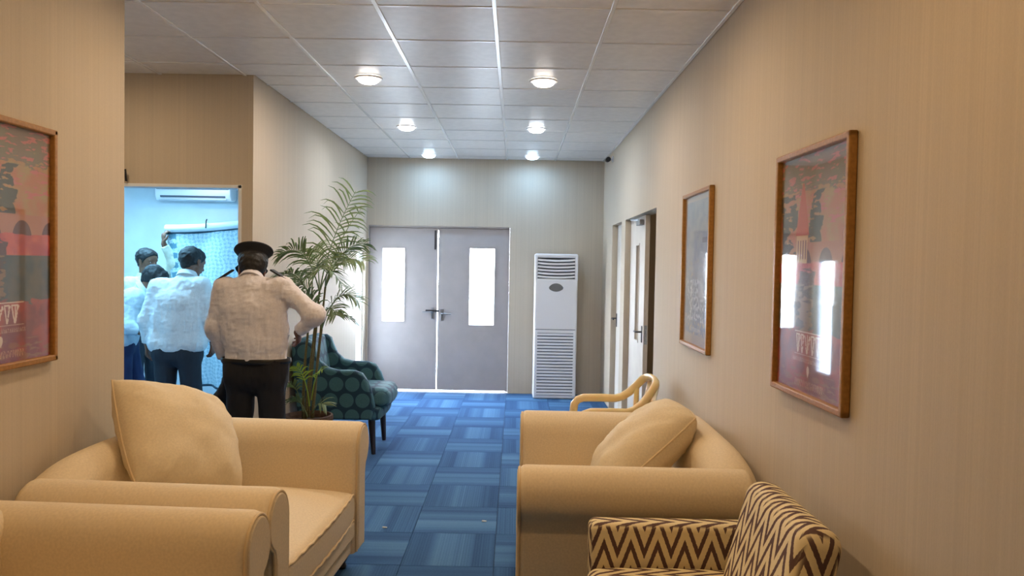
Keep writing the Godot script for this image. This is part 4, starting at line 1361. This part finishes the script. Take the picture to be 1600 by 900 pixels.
# d: joints relative to base. sx = person's left-to-right axis (towards own right), f = way the chest faces
func person(label: String, base: Vector3, d: Dictionary, look: Basis, wear: Dictionary) -> Node3D:
	var t := thing("person", label, "person", base)
	var sx: Vector3 = d.sx
	var f: Vector3 = d.f
	var P: Vector3 = d.pelvis
	var Wt: Vector3 = d.waist
	var C: Vector3 = d.chest
	var N: Vector3 = d.neck
	var H: Vector3 = d.head
	var S: Array = d.shoulders          # right, left
	var E: Array = d.elbows
	var R: Array = d.wrists
	var K: Array = d.knees
	var A: Array = d.ankles
	var hips := [P + sx * 0.09 - Vector3.UP * 0.02, P - sx * 0.09 - Vector3.UP * 0.02]
	# --- body: torso and limbs in one grid, head and hands in finer grids of the same mesh
	var torso := [[P + sx * 0.08, P - sx * 0.08, 0.105, 0.105, f, 0.85], [Wt + sx * 0.06, Wt - sx * 0.06, 0.1, 0.1, f, 0.82], [C + sx * 0.08, C - sx * 0.08, 0.11, 0.11, f, 0.85], [P, Wt, 0.1, 0.1], [Wt, C, 0.1, 0.11], [C, N, 0.1, 0.06], [S[0], S[1], 0.05, 0.05]]
	var limbs := []
	for i in 2:
		limbs.append([S[i], E[i], 0.047, 0.037])
		limbs.append([E[i], R[i], 0.037, 0.026])
		limbs.append([hips[i], K[i], 0.078, 0.052])
		limbs.append([K[i], A[i], 0.05, 0.036])
	var neck := [N - Vector3.UP * 0.02, H + look * Vector3(0, -0.05, -0.025), 0.056, 0.052]
	var body := MB.new().blob(torso + limbs + [neck], 0.02, 0.03)
	var L := func(x: float, y: float, z: float) -> Vector3: return H + look * Vector3(x, y, z)
	var lx: Vector3 = look.x
	var head := [[L.call(0, 0.032, -0.03), L.call(0, 0.036, 0.018), 0.082, 0.078], [L.call(0, -0.005, 0.03), L.call(0, -0.03, 0.042), 0.062, 0.052], [L.call(0, -0.06, 0.035), L.call(0, -0.085, 0.058), 0.045, 0.026], [L.call(-0.03, -0.07, 0.02), L.call(0.03, -0.07, 0.02), 0.034, 0.034],
		[L.call(0, 0.012, 0.092), L.call(0, -0.024, 0.112), 0.008, 0.013], [L.call(-0.013, -0.028, 0.1), L.call(0.013, -0.028, 0.1), 0.008, 0.008], [L.call(-0.016, -0.056, 0.088), L.call(0.016, -0.056, 0.088), 0.008, 0.008], [L.call(-0.042, 0.024, 0.077), L.call(0.042, 0.024, 0.077), 0.0115, 0.0115], [L.call(-0.04, -0.012, 0.07), L.call(-0.02, -0.014, 0.078), 0.012, 0.01], [L.call(0.04, -0.012, 0.07), L.call(0.02, -0.014, 0.078), 0.012, 0.01],
		[L.call(0.079, 0.012, -0.008), L.call(0.077, -0.028, 0.0), 0.019, 0.013, lx, 0.5], [L.call(-0.079, 0.012, -0.008), L.call(-0.077, -0.028, 0.0), 0.019, 0.013, lx, 0.5],
		[neck[0] + (neck[1] - neck[0]) * 0.4, neck[1], 0.054, 0.053]]
	body.blob(head, 0.006, 0.014)
	for i in 2:
		var hd: Array = d.hands[i]
		var hb := hand_bones(R[i], hd[0], hd[1], hd[2], hd[3])
		hb.append([R[i].lerp(E[i], 0.3), R[i], 0.03, 0.026])
		body.blob(hb, 0.0045, 0.006)
	part("body", body, M.skin, t)
	for s in [-1.0, 1.0]:
		part("eye", MB.new().blob([[L.call(0.031 * s, 0.006, 0.0755), L.call(0.031 * s, 0.006, 0.0755), 0.012, 0.012]], 0.004, 0.004), M.eye, t)
		part("iris", MB.new().blob([[L.call(0.0312 * s, 0.004, 0.0835), L.call(0.0312 * s, 0.004, 0.0838), 0.0052, 0.0052]], 0.002, 0.003), M.iris, t)
		part("eyebrow", MB.new().blob([[L.call(0.016 * s, 0.026, 0.089), L.call(0.044 * s, 0.028, 0.081), 0.0045, 0.003]], 0.002, 0.003), M.hair, t)
	# --- hair
	var hy: float = wear.get("hairline", 0.045)
	part("hair", MB.new().blob([[L.call(0, 0.038, -0.034), L.call(0, 0.042, 0.012), 0.094, 0.088], [L.call(0, 0.0, -0.055), L.call(0, -0.035, -0.055), 0.062, 0.048]], 0.007, 0.02, [[L.call(0, hy, 0.062), look * Vector3(0, -0.62, 0.78).normalized(), 1.0], [L.call(0.06, -0.02, 0.0), look * Vector3(0.1, -0.86, 0.5).normalized(), 0.06], [L.call(-0.06, -0.02, 0.0), look * Vector3(-0.1, -0.86, 0.5).normalized(), 0.06]], [wear.noise, 0.006, 26.0]), M.hair, t)
	# --- shirt
	var lo: float = wear.loose
	var st := [[P + sx * (0.085 + lo) + Vector3.UP * 0.02, P - sx * (0.085 + lo) + Vector3.UP * 0.02, wear.skirt, wear.skirt, f, 0.95], [Wt + sx * (0.075 + lo), Wt - sx * (0.075 + lo), 0.12, 0.12, f, 0.88], [C + sx * 0.095, C - sx * 0.095, 0.12, 0.12, f, 0.88], [C.lerp(Wt, 0.5) + sx * (0.088 + lo * 0.5), C.lerp(Wt, 0.5) - sx * (0.088 + lo * 0.5), 0.122, 0.122, f, 0.88], [C.lerp(N, 0.45) + sx * 0.1, C.lerp(N, 0.45) - sx * 0.1, 0.085, 0.085, f, 0.95], [P, Wt, 0.115, 0.115], [Wt, C, 0.115, 0.122], [C, N - Vector3.UP * 0.04, 0.11, 0.07], [S[0].lerp(S[1], 0.04), S[1].lerp(S[0], 0.04), 0.06, 0.06], [N - Vector3.UP * 0.03, N + (H - N) * 0.15, 0.068, 0.063]]
	var cuts := [[P + Vector3.UP * (wear.hem - P.y), Vector3.DOWN, 0.45], [N + (H - N) * 0.2, (H - N).normalized(), 0.12]]
	for i in 2:
		var cuff: Vector3 = E[i].lerp(R[i], wear.cuff)
		st.append([S[i], E[i], 0.066, 0.054])
		st.append([E[i], cuff, 0.054, 0.042])
		cuts.append([cuff, (R[i] - E[i]).normalized(), 0.058])
	part("shirt", MB.new().blob(st, 0.0115, 0.05, cuts, [wear.noise, 0.006, Vector3(9, 4, 9), 0.005, Vector3(26, 7, 26), 0.004, Vector3(14, 30, 14)]), wear.shirt, t)
	var nk: Vector3 = N + (H - N) * 0.1
	var cb := Basis(sx, (H - N).normalized(), sx.cross((H - N).normalized())).orthonormalized()
	part("collar", MB.new().lathe([Vector2(0.069, 0.028), Vector2(0.073, 0.03), Vector2(0.086, -0.012), Vector2(0.082, -0.018), Vector2(0.068, 0.0)], 22, Transform3D(cb, nk)), wear.shirt, t)
	# --- trousers
	var tr := [[P + sx * 0.09 + Vector3.UP * 0.03, P - sx * 0.09 + Vector3.UP * 0.03, 0.122, 0.122, f, 0.85], [P + sx * 0.09 - Vector3.UP * 0.06, P - sx * 0.09 - Vector3.UP * 0.06, 0.12, 0.12, f, 0.92]]
	var tc := [[Vector3(P.x, wear.waist, P.z), Vector3.UP, 0.4]]
	for i in 2:
		tr.append([hips[i], K[i], 0.1, 0.078])
		tr.append([K[i], A[i] - Vector3.UP * 0.03, 0.078, 0.066])
		tc.append([A[i] - Vector3.UP * 0.03, Vector3.DOWN, 0.12])
	part("trousers", MB.new().blob(tr, 0.0135, 0.03, tc, [wear.noise, 0.007, Vector3(9, 4, 9), 0.004, Vector3(24, 8, 24)]), wear.trousers, t)
	for i in 2:
		part("shoe", MB.new().blob(shoe_bones(A[i], d.toes), 0.009, 0.015, [[Vector3(A[i].x, 0.0, A[i].z), Vector3.DOWN, 0.4]]), M.leather, t)
	return t

func facing(yaw: float, pitch: float, roll := 0.0) -> Basis:
	return Basis.from_euler(Vector3(deg_to_rad(pitch), deg_to_rad(yaw), deg_to_rad(roll)))

func people() -> void:
	var nz := FastNoiseLite.new()
	nz.seed = 17
	nz.frequency = 1.0
	nz.fractal_octaves = 2
	# uniformed man, back to the viewer, own right hand on his hip. base at (-1.70, 0, -4.98)
	var b := Vector3(-1.70, 0, -4.98)
	var d := {"sx": Vector3(1, 0, 0), "f": Vector3(0, 0, -1), "pelvis": Vector3(0.02, 0.93, 0), "waist": Vector3(0.02, 1.08, 0.0), "chest": Vector3(0.0, 1.30, 0.0), "neck": Vector3(-0.02, 1.48, -0.02), "head": Vector3(-0.045, 1.548, -0.1),
		"shoulders": [Vector3(0.185, 1.445, 0), Vector3(-0.195, 1.435, 0)], "elbows": [Vector3(0.42, 1.27, 0.05), Vector3(-0.265, 1.17, -0.02)], "wrists": [Vector3(0.285, 1.15, -0.02), Vector3(-0.205, 0.93, -0.09)],
		"hands": [[Vector3(-0.12, -0.6, -0.75), Vector3(-0.9, 0.1, 0.0), Vector3(0, 0.6, -0.6), 0.4], [Vector3(0.05, -1, -0.1), Vector3(1, 0, -0.3), Vector3(0, 0, -1), 0.7]],
		"knees": [Vector3(0.13, 0.49, -0.02), Vector3(-0.1, 0.49, -0.03)], "ankles": [Vector3(0.15, 0.08, 0), Vector3(-0.12, 0.08, 0.0)], "toes": Vector3(0, 0, -1)}
	var hb := facing(180 + 24, 24, 6)
	var o := person("uniformed man in a dark peaked cap and pale shirt, hand on hip", b, d, hb, {"noise": nz, "loose": 0.012, "skirt": 0.104, "hem": 0.955, "cuff": 0.93, "waist": 0.985, "shirt": M.khaki, "trousers": M.black_cloth, "hairline": 0.03})
	# peaked cap
	var H: Vector3 = d.head
	var cp := part("cap", MB.new().lathe([Vector2(0.094, 0.0), Vector2(0.098, 0.0), Vector2(0.099, 0.045), Vector2(0.112, 0.062), Vector2(0.132, 0.085), Vector2(0.130, 0.093), Vector2(0.09, 0.104), Vector2(0.0, 0.108)], 32, Transform3D(hb * Basis.from_scale(Vector3(0.96, 1, 1.06)), H + hb * Vector3(0, 0.052, -0.01))), M.black_cloth, o)
	part("cap_band", MB.new().lathe([Vector2(0.1, 0.004), Vector2(0.1015, 0.006), Vector2(0.1015, 0.034), Vector2(0.1, 0.036)], 32, Transform3D(hb * Basis.from_scale(Vector3(0.96, 1, 1.06)), H + hb * Vector3(0, 0.052, -0.01))), M.black, cp)
	var vg := []
	for i in 13:
		var a := lerpf(-1.0, 1.0, i / 12.0)
		var row := []
		for j in 4:
			var r := 0.1 + 0.02 * j * cos(a * 1.1)
			row.append(H + hb * Vector3(sin(a) * r * 0.98, 0.058 - 0.012 * j * cos(a), cos(a) * r * 1.05 - 0.01))
		vg.append(row)
	var vg2 := []
	for row in vg:
		var r2 := []
		for q in row: r2.append(q + hb * Vector3(0, -0.004, 0))
		vg2.append(r2)
	part("visor", MB.new().sheet(vg, true).sheet(vg2), M.leather, cp)
	for s in [[Vector3(0.185, 1.445, 0), Vector3(0.07, 1.51, -0.012)], [Vector3(-0.195, 1.435, 0), Vector3(-0.09, 1.508, -0.012)]]:
		var x: Vector3 = (s[0] - s[1]).normalized()
		var y := (Vector3.UP - x * x.y).normalized()
		part("epaulette", MB.new().rbox(Vector3(0.125, 0.012, 0.055), 0.005, 2, Transform3D(Basis(x, y, x.cross(y)), s[0].lerp(s[1], 0.42) + y * 0.062)), M.black, o)
	var belt := []
	for i in 33:
		var a := TAU * i / 32.0
		belt.append(Vector3(0.02 + cos(a) * 0.221, 0.968, sin(a) * 0.117))
	part("belt", MB.new().tube(belt, Vector2(0.006, 0.018), 6, false, Vector3.UP), M.leather, o)
	# dark bundle held low in his left hand
	var bu := thing("dark_bundle", "dark elongated bundle held low by the uniformed man", "bundle", b + Vector3(-0.2, 0.62, -0.12))
	part("cloth", MB.new().blob([[Vector3(0.05, 0.3, 0.02), Vector3(0.0, 0.18, 0.0), 0.022, 0.035], [Vector3(0.0, 0.18, 0.0), Vector3(-0.12, -0.05, -0.04), 0.045, 0.06], [Vector3(-0.12, -0.05, -0.04), Vector3(-0.16, -0.2, -0.05), 0.06, 0.035]], 0.009, 0.03, [], [nz, 0.012, 12.0]), M.black_cloth, bu)
	# man in the white shirt, back to the viewer
	b = Vector3(-2.76, 0, -6.3)
	d = {"sx": Vector3(1, 0, 0), "f": Vector3(0, 0, -1), "pelvis": Vector3(-0.02, 0.91, 0), "waist": Vector3(-0.02, 1.06, 0.0), "chest": Vector3(0.0, 1.27, 0.0), "neck": Vector3(0.045, 1.465, -0.03), "head": Vector3(0.07, 1.585, -0.09),
		"shoulders": [Vector3(0.185, 1.405, 0), Vector3(-0.185, 1.385, 0)], "elbows": [Vector3(0.255, 1.13, -0.02), Vector3(-0.28, 1.11, 0.0)], "wrists": [Vector3(0.235, 0.93, -0.1), Vector3(-0.295, 0.9, -0.06)],
		"hands": [[Vector3(0, -1, -0.2), Vector3(-1, 0, -0.2), Vector3(0, 0, -1), 0.5], [Vector3(0, -1, -0.1), Vector3(1, 0, -0.2), Vector3(0, 0, -1), 0.5]],
		"knees": [Vector3(0.1, 0.48, -0.02), Vector3(-0.13, 0.48, -0.03)], "ankles": [Vector3(0.12, 0.08, 0), Vector3(-0.15, 0.08, 0.0)], "toes": Vector3(0, 0, -1)}
	person("man in a loose white shirt and dark trousers seen from behind", b, d, facing(180 - 28, 20, -8), {"noise": nz, "loose": 0.03, "skirt": 0.125, "hem": 0.86, "cuff": 0.92, "waist": 0.99, "shirt": M.white_shirt, "trousers": M.grey_cloth})
	# man bending at the left, facing right
	b = Vector3(-3.36, 0, -6.75)
	d = {"sx": Vector3(0.25, 0, 0.97), "f": Vector3(0.97, 0, -0.25), "pelvis": Vector3(-0.1, 0.9, 0), "waist": Vector3(-0.07, 1.03, 0.0), "chest": Vector3(0.0, 1.2, 0.0), "neck": Vector3(0.07, 1.34, -0.01), "head": Vector3(0.17, 1.42, -0.02),
		"shoulders": [Vector3(0.05, 1.275, 0.16), Vector3(0.0, 1.285, -0.18)], "elbows": [Vector3(0.06, 1.03, 0.2), Vector3(0.08, 1.05, -0.26)], "wrists": [Vector3(0.21, 0.95, 0.17), Vector3(0.27, 0.95, -0.18)],
		"hands": [[Vector3(0.9, -0.5, -0.1), Vector3(0, -0.3, -1), Vector3(0.2, 0.8, 0), 0.6], [Vector3(0.9, -0.4, 0), Vector3(0, -0.3, 1), Vector3(0.2, 0.8, 0), 0.6]],
		"knees": [Vector3(-0.04, 0.48, 0.11), Vector3(-0.04, 0.48, -0.12)], "ankles": [Vector3(-0.1, 0.08, 0.13), Vector3(-0.1, 0.08, -0.13)], "toes": Vector3(1, 0, -0.2)}
	person("man in a white shirt and blue jeans stooping at the opening's left edge", b, d, facing(90 + 14, 38, 0), {"noise": nz, "loose": 0.02, "skirt": 0.125, "hem": 0.84, "cuff": 0.55, "waist": 0.97, "shirt": M.blue_shirt, "trousers": M.navy_cloth})
	# man at the back holding the sheet up
	b = Vector3(-3.72, 0, -7.72)
	d = {"sx": Vector3(-0.42, 0, 0.907), "f": Vector3(0.907, 0, 0.42), "pelvis": Vector3(-0.02, 0.91, 0), "waist": Vector3(-0.02, 1.06, 0.0), "chest": Vector3(-0.02, 1.24, 0.0), "neck": Vector3(0.0, 1.425, 0.01), "head": Vector3(0.025, 1.585, 0.03),
		"shoulders": [Vector3(-0.09, 1.36, 0.17), Vector3(0.08, 1.385, -0.15)], "elbows": [Vector3(0.0, 1.14, 0.26), Vector3(0.24, 1.56, -0.1)], "wrists": [Vector3(0.2, 1.06, 0.22), Vector3(0.168, 1.765, -0.02)],
		"hands": [[Vector3(0.9, 0.1, 0.1), Vector3(0, -0.4, -1), Vector3(0, 1, 0), 0.7], [Vector3(-0.05, 1, 0.05), Vector3(0.75, 0.1, -0.6), Vector3(-0.5, 0.3, 0.8), 0.6]],
		"knees": [Vector3(-0.05, 0.48, 0.13), Vector3(0.03, 0.48, -0.1)], "ankles": [Vector3(-0.08, 0.08, 0.13), Vector3(0.0, 0.08, -0.12)], "toes": Vector3(0.9, 0, 0.4)}
	person("man in a cream shirt holding up the patterned sheet by the white wall", b, d, facing(68, 10, 0), {"noise": nz, "loose": 0.015, "skirt": 0.125, "hem": 0.84, "cuff": 0.9, "waist": 0.98, "shirt": M.cream_shirt, "trousers": M.grey_cloth})
	# the patterned sheet hanging from a long white roll
	var s := thing("patterned_sheet", "pale blue patterned sheet hanging from a white roll in the room", "sheet", Vector3(-3.53, 0, -7.78))
	var g := []
	var nu := 44
	var top := func(u: float) -> float: return 1.868 + 0.02 * u + 0.19 * u * u
	for i in nu + 1:
		var u := float(i) / nu
		var row := []
		for j in 25:
			var v := j / 24.0
			var y: float = lerpf(top.call(u), 0.3 + 0.03 * sin(u * 9.0), v)
			var fold := (0.012 + 0.035 * v) * sin(u * 21.0 + 0.7 * v) + 0.02 * v * sin(u * 47.0)
			row.append(Vector3(-0.01 + u * 1.4 - 0.16 * v * (1 - u) * (-1.0), y, fold))
		g.append(row)
	var g2 := []
	for row in g:
		var r2 := []
		for q in row: r2.append(q + Vector3(0, 0, -0.004))
		g2.append(r2)
	part("cloth", MB.new().sheet(g, true).sheet(g2), M.sheet, s)
	var tp := []
	var hp := []
	var bp := []
	for i in 25:
		var u := i / 24.0
		tp.append(Vector3(-0.02 + u * 1.52, top.call(u) + 0.05, -0.005))
		hp.append(Vector3(-0.01 + u * 1.4, top.call(u) + 0.006, 0.006))
	for row in g:
		bp.append(row[24])
	part("roll", MB.new().tube(tp, 0.042, 12), M.tube_white, s)
	part("top_hem", MB.new().tube(hp, 0.011, 8), M.sheet_edge, s)
	part("bottom_hem", MB.new().tube(bp, 0.012, 8), M.sheet_edge, s)
	part("tie", MB.new().tube([Vector3(0.40, 1.93, 0.04), Vector3(0.40, 2.0, 0.03), Vector3(0.395, 2.02, 0.0)], 0.006), M.black, s)
	part("bracket", MB.new().rbox(Vector3(0.05, 0.1, 0.1), 0.01, 1), M.tube_white, s, Vector3(1.525, 2.13, 0))
